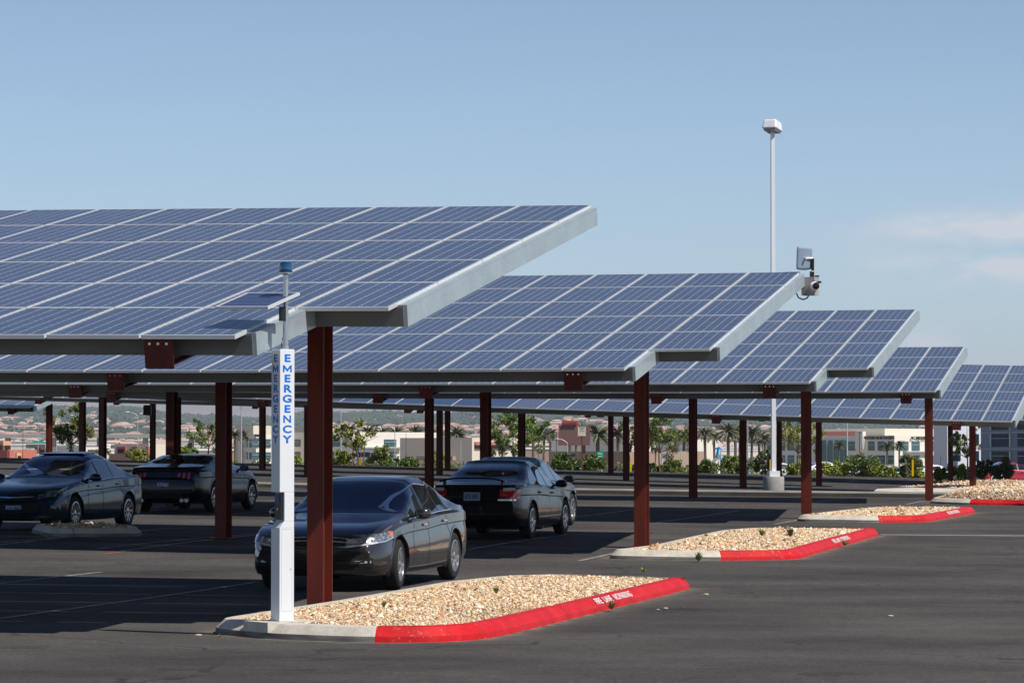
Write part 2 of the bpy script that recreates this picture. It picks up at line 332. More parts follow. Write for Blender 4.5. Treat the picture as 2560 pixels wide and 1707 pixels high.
for q in [(235,1372,279,1371),(262,1384,300,1381),(560,1286,592,1285),(1655,1301.5,1678,1301.5)]: mb.add(*strip(gp(q[0],q[1]),gp(q[2],q[3]),.07,.008))
M['orange_paint']=mat('orange_survey_paint',(.70,.16,.06),rough=.8,c2=(.30,.12,.07),scale=9); mb.build('survey_marks',M['orange_paint'])['kind']='structure'
mb=MB(); a=gp(2201,1336.5); b=gp(2640,1340); mb.add(*strip(a,b,.42)); a=gp(2201,1337); mb.build('drainage_gutter',M['gutter'])['kind']='structure'

# ------------------------------------------------------------------ kerbed islands
def offset_poly(P,d):
    n=len(P); out=[]
    for i in range(n):
        a=P[i]-P[i-1]; b=P[(i+1)%n]-P[i]; a.z=b.z=0; a.normalize(); b.normalize()
        n1=Vector((-a.y,a.x,0)); n2=Vector((-b.y,b.x,0)); m_=(n1+n2); m_/=max(.35,m_.dot(n1)) if m_.length>1e-6 else 1
        if m_.length>1.8: m_=m_.normalized()*1.8
        out.append(P[i]+m_*d)
    return out
def inside(px,py,P):
    c=np.zeros(px.shape,bool); n=len(P); j=n-1
    for i in range(n):
        xi,yi,xj,yj=P[i].x,P[i].y,P[j].x,P[j].y
        if yi!=yj: c^=((yi>py)!=(yj>py))&(px<(xj-xi)*(py-yi)/(yj-yi)+xi)
        j=i
    return c
def rounded(P,r=.45,n=5,seg=.6):
    """counter-clockwise outline with rounded corners; returns points and index of the source edge"""
    out=[];src=[];N_=len(P)
    for i in range(N_):
        p0,p1,p2=P[i-1],P[i],P[(i+1)%N_]; d0=(p0-p1); d2=(p2-p1); rr=min(r,d0.length*.4,d2.length*.4)
        a=p1+d0.normalized()*rr; b=p1+d2.normalized()*rr
        for k in range(n+1):
            t=k/n; out.append(a*(1-t)**2+p1*2*t*(1-t)+b*t*t); src.append((i-1)%N_ if k<n/2 else i)
        nx=P[(i+1)%N_]+(P[i]-P[(i+1)%N_]).normalized()*min(r,d2.length*.4)
        L=(nx-b).length; k_=int(L/seg)
        for k in range(1,k_): out.append(b.lerp(nx,k/k_)); src.append(i)
    return out,src
TINT=np.array([(.68,.47,.26),(.76,.58,.35),(.86,.72,.50),(.46,.25,.11),(.60,.32,.14),(.28,.15,.08),(.90,.80,.64),(.70,.46,.30),(.10,.06,.04),(.55,.42,.29)])
def stones(P,top,nst,size,seed,bare=None,h=.012):
    rng=np.random.default_rng(seed); xs=[p.x for p in P]; ys=[p.y for p in P]; X=[];Y=[]
    c=0
    while c<nst:
        x=rng.uniform(min(xs),max(xs),nst*2); y=rng.uniform(min(ys),max(ys),nst*2); k=inside(x,y,P)
        if bare is not None: k&=~((((x-bare[0])/bare[2])**2+((y-bare[1])/bare[3])**2<1)&(rng.random(len(x))<.8))
        X.append(x[k]);Y.append(y[k]); c+=k.sum()
    x=np.concatenate(X)[:nst]; y=np.concatenate(Y)[:nst]
    base=np.array([(1,0,0),(-1,0,0),(0,1,0),(0,-1,0),(0,0,.75),(0,0,-.7)],float)
    s=size*rng.lognormal(0,.46,nst)[:,None,None]*.5
    v=base[None]*s*rng.uniform(.65,1.25,(nst,6,3))
    an=rng.uniform(0,6.28,nst); ti=rng.uniform(-.6,.6,nst)
    cx,sx=np.cos(an)[:,None],np.sin(an)[:,None]; ct,st=np.cos(ti)[:,None],np.sin(ti)[:,None]
    vx,vy,vz=v[...,0],v[...,1],v[...,2]; vy,vz=vy*ct-vz*st,vy*st+vz*ct; vx,vy=vx*cx-vy*sx,vx*sx+vy*cx
    z=top(x,y)+h*rng.random(nst)
    V=np.stack([vx+x[:,None],vy+y[:,None],vz+z[:,None]],-1).reshape(-1,3)
    f=np.array([(0,2,4),(2,1,4),(1,3,4),(3,0,4),(2,0,5),(1,2,5),(3,1,5),(0,3,5)])
    Fc=(f[None]+6*np.arange(nst)[:,None,None]).reshape(-1,3)
    col=TINT[rng.choice(len(TINT),nst,p=[.17,.17,.13,.11,.08,.06,.10,.08,.04,.06])]*rng.uniform(.8,1.15,(nst,1))
    col=np.repeat(np.concatenate([col,np.ones((nst,1))],1),6,0)
    return V,Fc,col
def island(pix,red,label,nst,size,glabel,mound=.035,bare=None,text=None,seed=1,hk=.155,wide=.22,concrete_mats=None,rr=.45):
    P=[gp(*q) for q in pix]
    pts,src=rounded(P,rr)
    n=len(pts); C=sum(P,Vector())/len(P); zc=float(G(C.x,C.y))
    root=empty('traffic_island',(C.x,C.y,zc),label=label,cat='traffic island',group='gravel filled traffic islands at the ends of the parking rows')
    prof=[(0,-.05,1),(.0,.0,1),(.012,.062,1),(.10,hk-.006,0),(.125,hk,0),(wide,hk+.004,0),(wide+.004,-.02,0)]
    rings=[]
    for d,h,_ in prof:
        q=offset_poly(pts,d); rings.append([(v.x-C.x,v.y-C.y,float(G(v.x,v.y))+h-zc) for v in q])
    K={0:MB(),1:MB()}
    for c_ in (0,1):
        mbb=K[c_]; vs=[v for r_ in rings for v in r_]; used=[]
        for i in range(n):
            isred=1 if src[i] in red else 0
            if isred!=c_: continue
            for j in range(len(prof)-1):
                used.append(((j*n+i,j*n+(i+1)%n,(j+1)*n+(i+1)%n,(j+1)*n+i),1 if j<2 else 0))
        if used:
            idx=sorted({k for f_,_ in used for k in f_}); mp_={k:q for q,k in enumerate(idx)}
            for f_,mm in used: mbb.f.append(tuple(mp_[k] for k in f_)); mbb.m.append(mm)
            mbb.v=[vs[k] for k in idx]
    if K[0].f: K[0].build('concrete_kerb',[M['kerb'],M['kerb_foot']],root,True,28)
    if K[1].f: K[1].build('red_kerb',[M['red'],M['red']],root,True,28)
    dw=.75 if size<.03 else .9; o1=offset_poly(pts,-.0); o2=offset_poly(pts,-dw*.35); o3=offset_poly(pts,-dw)
    dv=[(p.x,p.y,float(G(p.x,p.y))+.005) for r_ in (o1,o2,o3) for p in r_]; dc=np.array([(c,c,c,1.) for c in (1.,.5,0.) for _ in pts])
    df=[(j*n+i,j*n+(i+1)%n,(j+1)*n+(i+1)%n,(j+1)*n+i)[::-1] for j in range(2) for i in range(n)]
    fastmesh('road_dust',dv,df,M['dust'],None,dc)['kind']='structure'
    step_=6 if size<.03 else 9
    for i in range(3,n,step_):
        if any((rings[0][i][k]-rings[0][(i+1)%n][k])**2>.6 for k in (0,1)): pass
        a_=Vector(rings[0][(i+1)%n])-Vector(rings[0][i]); a_.z=0
        if a_.length<.2: continue
        a_.normalize(); q=MB(); vv=[]
        for j in range(1,6):
            c_=Vector(rings[j][i])+Vector((a_.y,-a_.x,0))*.003*(1 if j<4 else 0)+Vector((0,0,.003 if j>1 else 0)); vv+=[c_-a_*.006,c_+a_*.006]
        q.add(vv,[(2*k,2*k+1,2*k+3,2*k+2) for k in range(4)]); q.build('kerb_joint',M['joint'],root)
    inn=offset_poly(pts,wide-.01)
    def top(x,y):
        d=np.full(np.shape(x),9.); x=np.asarray(x);y=np.asarray(y)
        for i in range(len(inn)):
            a=inn[i-1];b=inn[i]; L2=max((b.x-a.x)**2+(b.y-a.y)**2,1e-9)
            t=np.clip(((x-a.x)*(b.x-a.x)+(y-a.y)*(b.y-a.y))/L2,0,1); d=np.minimum(d,np.hypot(x-a.x-t*(b.x-a.x),y-a.y-t*(b.y-a.y)))
        return G(x,y)+hk-.03+mound*(1-np.exp(-d/.45))
    # bed
    X=np.linspace(min(p.x for p in inn),max(p.x for p in inn),40); Y=np.linspace(min(p.y for p in inn),max(p.y for p in inn),90)
    gx,gy=np.meshgrid(X,Y); ins=inside(gx,gy,inn); zz=top(gx,gy)-.012
    a=[];
    for j in range(89):
        for i in range(39):
            if ins[j,i] or ins[j,i+1] or ins[j+1,i] or ins[j+1,i+1]: a.append((j*40+i,j*40+i+1,(j+1)*40+i+1,(j+1)*40+i))
    zz=np.where(ins,zz,G(gx,gy)+hk-.06)
    fastmesh('gravel_bed',np.stack([gx.ravel()-C.x,gy.ravel()-C.y,zz.ravel()-zc],1),a,M['sand'] if seed==1 else M['gravel_bed'],root)
    V,Fc,col=stones(inn,top,nst,size,seed,bare)
    o=fastmesh('gravel',V,Fc,M['stone'],None,col); tag(o,glabel,'gravel',kind='stuff')
    return root,P,pts,top
NS=1.0
I1=island([(514.8,1583),(678.5,1598.7),(920.8,1607.2),(1097,1606),(1207.8,1599),(1273.7,1586),(1728,1471),(1690,1441,.16),(1400,1432,.16),(1246,1436,.16),(1097,1451,.16),(821,1498,.16)],
  {2,3,4,5,6},'nearest kerbed island with red painted kerb beside the white emergency tower',int(66000*NS),.022,'tan gravel filling the nearest island under the white tower',bare=(-.05,33.2,.7,1.3),seed=1)
I2=island([(1512.4,1397),(1619.5,1400),(1792,1402),(1994.3,1399),(2201.4,1338.5),(2110,1319,.16),(1873.5,1317,.16),(1794,1323,.16),(1622,1360,.16)],
  {2,3,4},'second kerbed island from the front with red kerb and tan gravel',int(32000*NS),.028,'tan gravel filling the second island from the front',seed=2)
I3=island([(1983,1303.5),(2191.6,1307),(2317.3,1305.5),(2443,1281),(2350,1266,.16),(2189,1265,.16),(2100,1273,.16)],
  {1,2,3},'third kerbed island from the front with red kerb, small in the distance',int(12000*NS),.038,'tan gravel filling the third island from the front',seed=3)
I4=island([(2322.3,1258.5),(2413.5,1262),(2534.3,1263.5),(2640,1268),(2700,1262),(2640,1249),(2540,1243),(2470,1236),(2386,1233)],
  {1,2,3},'farthest kerbed island with red kerb at the right edge',int(9000*NS),.045,'tan gravel mound filling the farthest red kerbed island',seed=4,mound=.26)
I5=island([(74,1330),(125,1342.4),(350,1341),(357,1337),(330,1330),(110,1324)],
  set(),'small plain concrete island in the shade beside the blue sedan',2500,.05,'shaded gravel in the small plain island by the blue sedan',seed=5)
# stencilled words along the red kerbs
def text_mesh(s,size,name='lettering',extr=.002,align='CENTER',bold=0,m=None,parent=None,sx=1.0,space=1.0):
    cu=bpy.data.curves.new(name,'FONT'); cu.body=s; cu.size=size; cu.align_x=align; cu.align_y='CENTER'; cu.extrude=extr; cu.offset=bold; cu.space_character=space
    ob=bpy.data.objects.new(name,cu); COL.objects.link(ob); bpy.context.view_layer.update()
    me=bpy.data.meshes.new_from_object(ob.evaluated_get(bpy.context.evaluated_depsgraph_get())); COL.objects.unlink(ob); bpy.data.objects.remove(ob); bpy.data.curves.remove(cu)
    me.materials.clear(); me.materials.append(m)
    if sx!=1:
        for v in me.vertices: v.co.x*=sx
    o=bpy.data.objects.new(name,me); COL.objects.link(o)
    if parent: o.parent=parent
    return o
def kerb_text(isl,i0,i1,t,words,size,sx=1.25):
    root,P,pts,top=isl; a,b=P[i0],P[i1]; d=(b-a).normalized(); inn_=Vector((-d.y,d.x,0)); p=a.lerp(b,t)+inn_*.058
    h=.155; ys=(inn_*.088+Vector((0,0,h-.068))).normalized(); nrm=d.cross(ys).normalized()
    p=Vector((p.x,p.y,float(G(p.x,p.y))+.062+.047))+nrm*.012
    o=text_mesh(words,size,m=M['white_paint'],parent=root,sx=sx,extr=.001,bold=.002)
    o.matrix_parent_inverse=Matrix.Identity(4)
    m4=Matrix(((d.x,ys.x,nrm.x,p.x),(d.y,ys.y,nrm.y,p.y),(d.z,ys.z,nrm.z,p.z),(0,0,0,1)))
    o.matrix_basis=Matrix.Translation(-root.location)@m4
kerb_text(I1,5,6,.445,'FIRE',.125,1.5); kerb_text(I1,5,6,.495,'LANE',.125,1.5); kerb_text(I1,5,6,.545,'NO',.125,1.5); kerb_text(I1,5,6,.595,'PARKING',.125,1.35)
for n_,(t,w) in enumerate(((.43,'FIRE'),(.475,'LANE'),(.52,'NO'),(.57,'PARKING'))): kerb_text(I2,3,4,t,w,.13,1.5)
for n_,(t,w) in enumerate(((.45,'FIRE'),(.50,'LANE'),(.55,'NO'),(.61,'PARKING'))): kerb_text(I3,2,3,t,w,.13,1.4)
# raised median between the fourth and the far canopies, and the planter at right
M['kerb_dark']=mat('dark_kerb_face',(.075,.068,.06),rough=.9,c2=(.11,.10,.09),scale=1.5)  # front face of the median, darker than its top
mb=MB(); r=[]; L=[]
for k in range(0,46):
    x=14.6-k*1.07; y=101.0-.2494*x; L.append(Vector((x,y,0)))
o0=L[0].copy(); o0.z=float(G(L[0].x,L[0].y-1))
for p in L:
    zf=float(G(p.x,p.y-.6)); 
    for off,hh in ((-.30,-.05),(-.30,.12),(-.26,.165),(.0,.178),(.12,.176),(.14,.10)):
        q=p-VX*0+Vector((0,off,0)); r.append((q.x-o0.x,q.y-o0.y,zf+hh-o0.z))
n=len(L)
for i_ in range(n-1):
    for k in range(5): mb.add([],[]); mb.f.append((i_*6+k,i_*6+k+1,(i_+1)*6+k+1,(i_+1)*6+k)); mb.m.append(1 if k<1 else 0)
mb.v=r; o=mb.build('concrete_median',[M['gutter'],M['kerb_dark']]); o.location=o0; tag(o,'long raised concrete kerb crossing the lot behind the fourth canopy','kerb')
mb=MB(); q=[gp(2200,1226,.02),gp(2390,1232,.02),gp(2410,1243,.02),gp(2185,1238,.02)]
c0=q[0].copy(); V_=[(p.x-c0.x,p.y-c0.y,p.z-c0.z+.14) for p in q]+[(p.x-c0.x,p.y-c0.y,p.z-c0.z-.1) for p in q]; mb.add(V_,[(3,2,1,0),(0,1,5,4),(1,2,6,5),(2,3,7,6),(3,0,4,7)]); o=mb.build('concrete_apron',M['kerb']); o.location=c0; tag(o,'sunlit pale concrete apron beside the farthest red kerbed island','apron')

# ------------------------------------------------------------------ solar canopies
CAN=[(-2.731,30.8289,1.1358,-.0097,.0001,0,0),(1.7794,49.1788,1.285,.0008,.0004,-.0006,-.001),(6.4396,67.5011,1.4651,-.0007,.0002,-.0047,-.0077),
     (11.5372,84.9837,1.6011,-.0008,.0002,.001,.0026),(16.5283,103.2281,.9486,-.0253,.0003,0,-.0024)]
TIL=.1835
# one panel
pm=MB(); fr=.012; fy=.030; th=.042
pm.add([(0,0,0),(SW,0,0),(SW,SL,0),(0,SL,0),(fr,fy,0),(SW-fr,fy,0),(SW-fr,SL-fy,0),(fr,SL-fy,0)],[(0,1,5,4),(1,2,6,5),(2,3,7,6),(3,0,4,7)],1)
pm.add([(fr,fy,-.0015),(SW-fr,fy,-.0015),(SW-fr,SL-fy,-.0015),(fr,SL-fy,-.0015)],[(0,1,2,3)],0)
pm.add([(0,0,0),(SW,0,0),(SW,SL,0),(0,SL,0),(0,0,-th),(SW,0,-th),(SW,SL,-th),(0,SL,-th)],[(0,4,5,1),(1,5,6,2),(2,6,7,3),(3,7,4,0)],1)
pm.add([(0,0,-.03),(SW,0,-.03),(SW,SL,-.03),(0,SL,-.03)],[(3,2,1,0)],2)
M['backsheet']=mat('white_backsheet',(.55,.56,.57),rough=.6)
_po=pm.build('solar_panel',[M['solar'],M['alu'],M['backsheet']]); PME=_po.data; bpy.data.objects.remove(_po)
def canopy(k,par,il,ir,rows,step,rafters,jpost,label,postw=.2,postd=.37,maxp=100,ends=True):
    x0,y0,z0,gr,q,dps,dt=par; ps=PSI+dps; t=TIL+dt
    u=Vector((math.cos(ps),-math.sin(ps),0)); v=Vector((math.cos(t)*math.sin(ps),math.cos(t)*math.cos(ps),math.sin(t)))
    O=Vector((x0,y0,z0+CZ)); nn=u.cross(v).normalized()
    def pos(i,j,h=0): return O+u*i+Vector((0,0,gr*i+q*i*i))+v*j+nn*h
    root=empty('solar_canopy',(O.x,O.y,float(G(O.x,O.y))),label=label,cat='solar canopy',group='rows of solar canopies over the parking stalls')
    inv=Matrix.Translation(-root.location)
    # panels
    L=[]
    for r_ in range(rows):
        for c_ in range(il,ir+1):
            if r_<step and c_>0: continue
            L.append((c_,r_))
    def pmat(c_,r_):
        i=(c_-1)*PW+.0125; p=pos(i,r_*PL+.012+random.uniform(-.002,.002),random.uniform(-.0015,.0015)); uu=(u+Vector((0,0,gr+2*q*i))).normalized(); w_=uu.cross(v).normalized()
        return Matrix(((uu.x,v.x,w_.x,p.x),(uu.y,v.y,w_.y,p.y),(uu.z,v.z,w_.z,p.z),(0,0,0,1)))
    def score(c):
        p=pos((c[0]-.5)*PW,(c[1]+.5)*PL); px=1280+F*p.x/p.y
        return (0 if -60<px<2620 else 1, c[1] if k>=5 else 0, -c[0])
    L.sort(key=score); big=L[:maxp]; rest=L[maxp:]
    for c in big:
        o=bpy.data.objects.new('solar_panel',PME); COL.objects.link(o); o.parent=root; o.matrix_basis=inv@pmat(*c)
    if rest:
        V=np.array([tuple(w.co) for w in PME.vertices]); allv=[];fs=[];ms=[]
        polys=[tuple(p.vertices) for p in PME.polygons]; mi=[p.material_index for p in PME.polygons]
        # far cells keep their pattern: every panel stays in its own frame through a shared grid offset
        for n_,c in enumerate(rest):
            mm=np.array(inv@pmat(*c)); allv.append(V@mm[:3,:3].T+mm[:3,3]); b_=n_*len(V)
            fs+= [tuple(b_+a for a in f) for f in polys]; ms+=mi
        mb=MB(); mb.v=[tuple(r_) for r_ in np.concatenate(allv)]; mb.f=fs; mb.m=ms
        o=mb.build('solar_panels',[M['solar_far'],M['alu'],M['backsheet']],root); o['kind']='stuff'
    def beam(i0,i1,j0,j1,h0,h1,name,m,seg=1.2,axis='i'):
        mb=MB(); n=max(1,int(abs(i1-i0)/seg)) if axis=='i' else 1
        for s_ in range(n):
            a=i0+(i1-i0)*s_/n; b=i0+(i1-i0)*(s_+1)/n
            P=[pos(a,j0,h0),pos(b,j0,h0),pos(b,j1,h0),pos(a,j1,h0),pos(a,j0,h1),pos(b,j0,h1),pos(b,j1,h1),pos(a,j1,h1)]
            P=[p-root.location for p in P]
            f=[(3,2,1,0),(4,5,6,7),(0,1,5,4),(2,3,7,6)]
            if s_==0: f.append((3,0,4,7))
            if s_==n-1: f.append((1,2,6,5))
            mb.add(P,f)
        return mb.build(name,m,root)
    iL=(il-1)*PW; top=-th-.004
    for r_ in range(rows):
        e=.05 if r_<step else PW+.05 if ir>0 else .05
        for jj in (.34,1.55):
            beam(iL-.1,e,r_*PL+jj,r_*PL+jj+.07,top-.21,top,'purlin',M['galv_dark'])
    if step and ir>0:
        beam(.05,.09,.36,step*PL+.36,top-.215,top+.004,'edge_beam',M['galv'],axis='j')
        beam(PW+.05,PW+.09,step*PL+.36,rows*PL-.14,top-.215,top+.004,'edge_beam',M['galv'],axis='j')
        e0,e1=PW,step
    else:
        beam(.05,.09,.36,rows*PL-.14,top-.215,top+.004,'edge_beam',M['galv'],axis='j'); e0=0
    for s0,s1,ii in ([(.42,step*PL,.05),(step*PL+.42,rows*PL-.14,PW+.05)] if step and ir>0 else [(.42,rows*PL-.14,.05)]):
        mb=MB(); jj=s0+.05       # top flange lip of the channel
        P=[pos(ii-.09,s0-.06,top+.006),pos(ii+.04,s0-.06,top+.006),pos(ii+.04,s1,top+.006),pos(ii-.09,s1,top+.006)]
        P+= [p+nn*.012 for p in P]; mb.hexa([p-root.location for p in P]); mb.build('beam_flange',M['galv'],root)
    # rafters, posts
    for i in rafters:
        dj=0
        if isinstance(i,tuple): i,dj=i
        mb=MB(); hw=.15; h1=top-.008; h0=top-.30
        def bx(i0,i1,j0,j1,a,b): 
            mb.hexa([p-root.location for p in (pos(i0,j0,a),pos(i1,j0,a),pos(i1,j1,a),pos(i0,j1,a),pos(i0,j0,b),pos(i1,j0,b),pos(i1,j1,b),pos(i0,j1,b))])
        J1=rows*PL-.15
        bx(i-hw,i+hw,.10,.125,h0-.01,h1)          # end plate
        bx(i-.1,i+.1,.125,J1,h0,h0+.014); bx(i-.1,i+.1,.125,J1,h1-.014,h1); bx(i-.006,i+.006,.125,J1,h0+.014,h1-.014)
        ra=mb.build('rafter',M['red_steel'],root)
        mb=MB()
        for b_ in (-.09,0,.09):
            c=pos(i+b_,.098,h1-.05)-root.location; mb.box((c.x-.012,c.y-.006,c.z-.012),(c.x+.012,c.y+.004,c.z+.012))
        mb.build('bolt',M['steel'],ra)
        c=pos(i,jpost+dj,h0); gz=float(G(c.x,c.y))-.06; mb=MB(); w,d=postw/2,postd/2; tf=.016
        def pb(a0,a1,b0,b1,z0,z1,zt=None):
            P=[]
            for z in (z0,z1):
                for aa_,bb_ in ((a0,b0),(a1,b0),(a1,b1),(a0,b1)):
                    q_=Vector((c.x,c.y,0))+UX*aa_+VX*bb_; zz=z if z!=z1 else c.z+math.tan(t)*bb_+.0
                    P.append((q_.x-root.location.x,q_.y-root.location.y,zz-root.location.z))
            mb.hexa(P)
        pb(-w,w,-d,-d+tf,gz,c.z); pb(-w,w,d-tf,d,gz,c.z); pb(-.006,.006,-d+tf,d-tf,gz,c.z)
        po=mb.build('post',M['red_steel'],root)
        mb=MB(); z_=float(G(c.x,c.y)); a_=Vector((c.x,c.y,0))-root.location
        P=[]
        for z in (z_+.002,z_+.03):
            for aa_,bb_ in ((-.2,-.27),(.2,-.27),(.2,.27),(-.2,.27)):
                q_=a_+UX*aa_+VX*bb_; P.append((q_.x,q_.y,z-root.location.z))
        mb.hexa(P); mb.build('base_plate',M['red_steel'],root)
    return root,pos
# cells for the merged far panels: no panel frame of their own, plain cell blue with column lines from the frames
M['solar_far']=mat('solar_cells_far',(.036,.060,.122),rough=.34,c2=(.045,.07,.135),scale=.8,coat=.22)
C1=canopy(0,CAN[0],-10,1,6,1,[-.857,-8.6],2.78*PL,'nearest and largest solar canopy, filling the left side over the grey sedan',postw=.195,postd=.37)
C2=canopy(1,CAN[1],-14,1,6,1,[-.868,-8.594],2.80*PL,'second solar canopy from the front with a camera and dish at its upper right corner',postw=.2,postd=.36)
C3=canopy(2,CAN[2],-22,1,6,1,[-.90,-8.643,(-17.0,1.1)],2.82*PL,'third solar canopy from the front, beside the third gravel island',postw=.2,postd=.34)
C4=canopy(3,CAN[3],-30,0,4,0,[-.83,-7.785,-15.875,-23.97],2.85*PL,'fourth solar canopy, a shallower one of four panel rows',postw=.2,postd=.34)
C5=canopy(4,CAN[4],-34,0,6,0,[-1.846,-9.952,-18.05,-26.15,-34.2],2.8*PL,'fifth solar canopy at the right edge, its lower edge sloping down to the right',postw=.2,postd=.34)
def px2i(px,O,Y): return None
def row_from(px,py,Y): p=at(px,py,Y); return (p.x,p.y,p.z-CZ)
def i_at(par,px,j):      # distance along the row where its j-line is seen at px
    x0,y0,z0,gr,q,dps,dt=par; lo,hi=-80.,60.
    for _ in range(50):
        i=(lo+hi)/2; X=x0+i*math.cos(PSI)+j*math.sin(PSI)*.98; Y=y0-i*math.sin(PSI)+j*math.cos(PSI)*.98
        if 1280+F*X/Y<px: lo=i
        else: hi=i
    return i
P6=(*row_from(1700,1028,132.6),-.0205,.0001,0,0); P7=(*row_from(1800,1037,152.0),-.0195,.0001,0,0)
r6=[i_at(P6,px,5.5) for px in (2046,1564,1098,655,205)]
r7=[i_at(P7,px,5.5) for px in (2375,1947,1526,1118,718,381)]
def shift(par,i):
    x0,y0,z0,gr,q,a,b=par; return (x0+i*math.cos(PSI),y0-i*math.sin(PSI),z0+gr*i,gr,q,a,b)
sh=r6[0]+1.2+2; P6b=shift(P6,sh); C6=canopy(5,P6b,-44,0,5,0,[r-sh for r in r6],5.5,'sixth solar canopy, mostly hidden behind the fifth with its posts showing',postw=.22,postd=.34)
sh=r7[0]+14; P7b=shift(P7,sh); C7=canopy(6,P7b,-72,0,5,0,[r-sh for r in r7],5.5,'farthest solar canopy along the back edge of the lot',postw=.22,postd=.34)
pL=(*row_from(72,1019,150),-.015,0,0,0); C8=canopy(7,pL,-9,0,5,0,[-1.0,-9],5.0,'short far solar canopy at the left edge with its right end lit by the sky',postw=.22,postd=.34)

# ------------------------------------------------------------------ emergency tower
MAR=None
M['blue_letter']=mat('blue_vinyl_lettering',(.0,.17,.66),rough=.4)
M['navy']=mat('dark_call_panel',(.02,.02,.022),rough=.35)
M['blue_lens']=mat('blue_beacon_lens',(.0,.09,.22),rough=.08,coat=1)
M['blue_lens'].node_tree.nodes['Principled BSDF'].inputs['Transmission Weight'].default_value=.35
M['slate0']=mat('seam_grey',(.42,.43,.45),rough=.6)
M['blue_sign']=mat('blue_sticker',(.01,.05,.22),rough=.4)
tb=gp(704,1551,.17); TX,TY=tb.x+.0,tb.y+.10
TZ=float(G(TX,TY))+.165; TH=(1549-873)/F*TY
tw=empty('emergency_tower',(TX,TY,TZ),rz=R(35),label='white square emergency call tower with blue lettering, blue beacon and small solar panel',cat='emergency tower')
h=.085
mb=MB()
zc0=TH-(1229-873)/F*TY; zc1=TH-(1301-873)/F*TY; zb_=TH-(1318-873)/F*TY    # recess top, bottom, chamfer bottom
mb.box((-h,-h,zc0),(h,h,TH)); mb.box((-h+.055,-h,zc1),(h,h,zc0)); 
mb.hexa([(-h,-h,zb_),(h,-h,zb_),(h,h,zb_),(-h,h,zb_),(-h+.055,-h,zc1),(h,-h,zc1),(h,h,zc1),(-h+.055,h,zc1)]); mb.box((-h,-h,0),(h,h,zb_))
mb.box((-h-.004,-h-.004,-.0),(h+.004,h+.004,.012))
o=mb.build('column',M['white'],tw)
bv=o.modifiers.new('b','BEVEL'); bv.width=.005; bv.segments=2
mb=MB(); mb.box((-h+.03,-.062,zc1+.012),(-h+.054,.062,zc0-.008),0); o=mb.build('call_panel',M['navy'],tw)
mb=MB(); mb.box((-h+.026,-.035,zc0-.10),(-h+.0295,.035,zc0-.03)); mb.build('sticker',M['blue_sign'],o)
mb=MB(); mb.lathe([(.0,0),(.012,0),(.012,.006),(0,.006)],12,axis='y'); q=mb.build('call_button',M['steel'],o); q.rotation_euler=(0,0,math.pi/2); q.location=(-h+.029,0,zc0-.17)
pitch=(1112-887)/8.9/F*TY; fs=.103
for face in (0,1):
    for k,chh in enumerate('EMERGENCY'):
        if chh=='M':
            hh,ww,st=.0355,.052,.0185; q=MB(); t_=.0008
            def quad(a,b,c,d): q.hexa([(*a[:1],a[1],-t_) if 0 else (a[0],a[1],-t_) for a in (a,b,c,d)]+[(a[0],a[1],t_) for a in (a,b,c,d)])
            quad((-ww,-hh),(-ww+st,-hh),(-ww+st,hh),(-ww,hh)); quad((ww-st,-hh),(ww,-hh),(ww,hh),(ww-st,hh))
            quad((-ww+st,hh),(-ww+st,hh-.030),(-.0,-hh+.004),(.0,-hh+.032)); quad((.0,-hh+.032),(-.0,-hh+.004),(ww-st,hh-.030),(ww-st,hh))
            q=q.build('lettering',M['blue_letter'],tw)
        else: q=text_mesh(chh,fs,m=M['blue_letter'],parent=tw,sx={'M':1.18,'N':1.3}.get(chh,1.45),bold={'M':.0012,'N':.0025}.get(chh,.0035),extr=.0008)
        z=TH-(896-873)/F*TY-k*pitch
        if face==0: q.location=(0,-h-.0012,z); q.rotation_euler=(math.pi/2,0,0)
        else: q.location=(-h-.0012,0,z); q.rotation_euler=(math.pi/2,0,-math.pi/2)
mh=(873-686)/F*TY
mb=MB(); mb.lathe([(.027,0),(.027,mh)],20,o=(.03,.0,TH)); mb.lathe([(.034,0),(.034,.03),(.03,.035)],20,o=(.03,0,TH)); mb.lathe([(.03,0),(.03,.012)],20,o=(.03,0,TH+mh*.47)); ms=mb.build('mast',M['steel'],tw,True)
mb=MB(); mb.lathe([(.04,0),(.072,.012),(.072,.022)],28,o=(.03,0,TH+mh)); bc=mb.build('beacon',M['steel'],tw,True)
mb=MB(); mb.lathe([(.066,.022),(.068,.03),(.068,.10),(.064,.122),(.05,.13),(0,.131)],32,o=(.03,0,TH+mh)); mb.build('lens',M['blue_lens'],bc,True)
mb=MB(); mb.box((-.05,-.05,TH+mh*.38),(.003,.0,TH+mh*.57)); mb.build('mounting_bracket',M['black'],tw)
mb=MB(); mb.tube([(.02,.02,TH),(.01,.05,TH+.05),(.02,.04,TH+.12)],.006,6); mb.build('cable',M['black'],tw)
# small panel: corners solved from the photograph, a real rectangle
D=TY-.02; d1,d2=-.30,.60
cc=[at(521.6,769.7,D-d1/2-d2/2),at(657,770,D+d1/2-d2/2),at(764,727,D+d1/2+d2/2),at(629.6,728,D-d1/2+d2/2)]
e1=(cc[1]-cc[0]+cc[2]-cc[3])/2; e2=(cc[2]-cc[1]+cc[3]-cc[0])/2; la,lb=e1.length,e2.length; cn=sum(cc,Vector())/4; e1.normalize(); e2=(e2-e1*e2.dot(e1)).normalized(); e3=e1.cross(e2)
w_,l_=.63,.62; la=lb=0
mb=MB(); f_=.02
def PB(a,b,m_): mb.box(a,b,m_)
PB((0,0,-.03),(w_,f_,0),1);PB((0,l_-f_,-.03),(w_,l_,0),1);PB((0,f_,-.03),(f_,l_-f_,0),1);PB((w_-f_,f_,-.03),(w_,l_-f_,0),1);PB((f_,f_,-.012),(w_-f_,l_-f_,-.004),0)
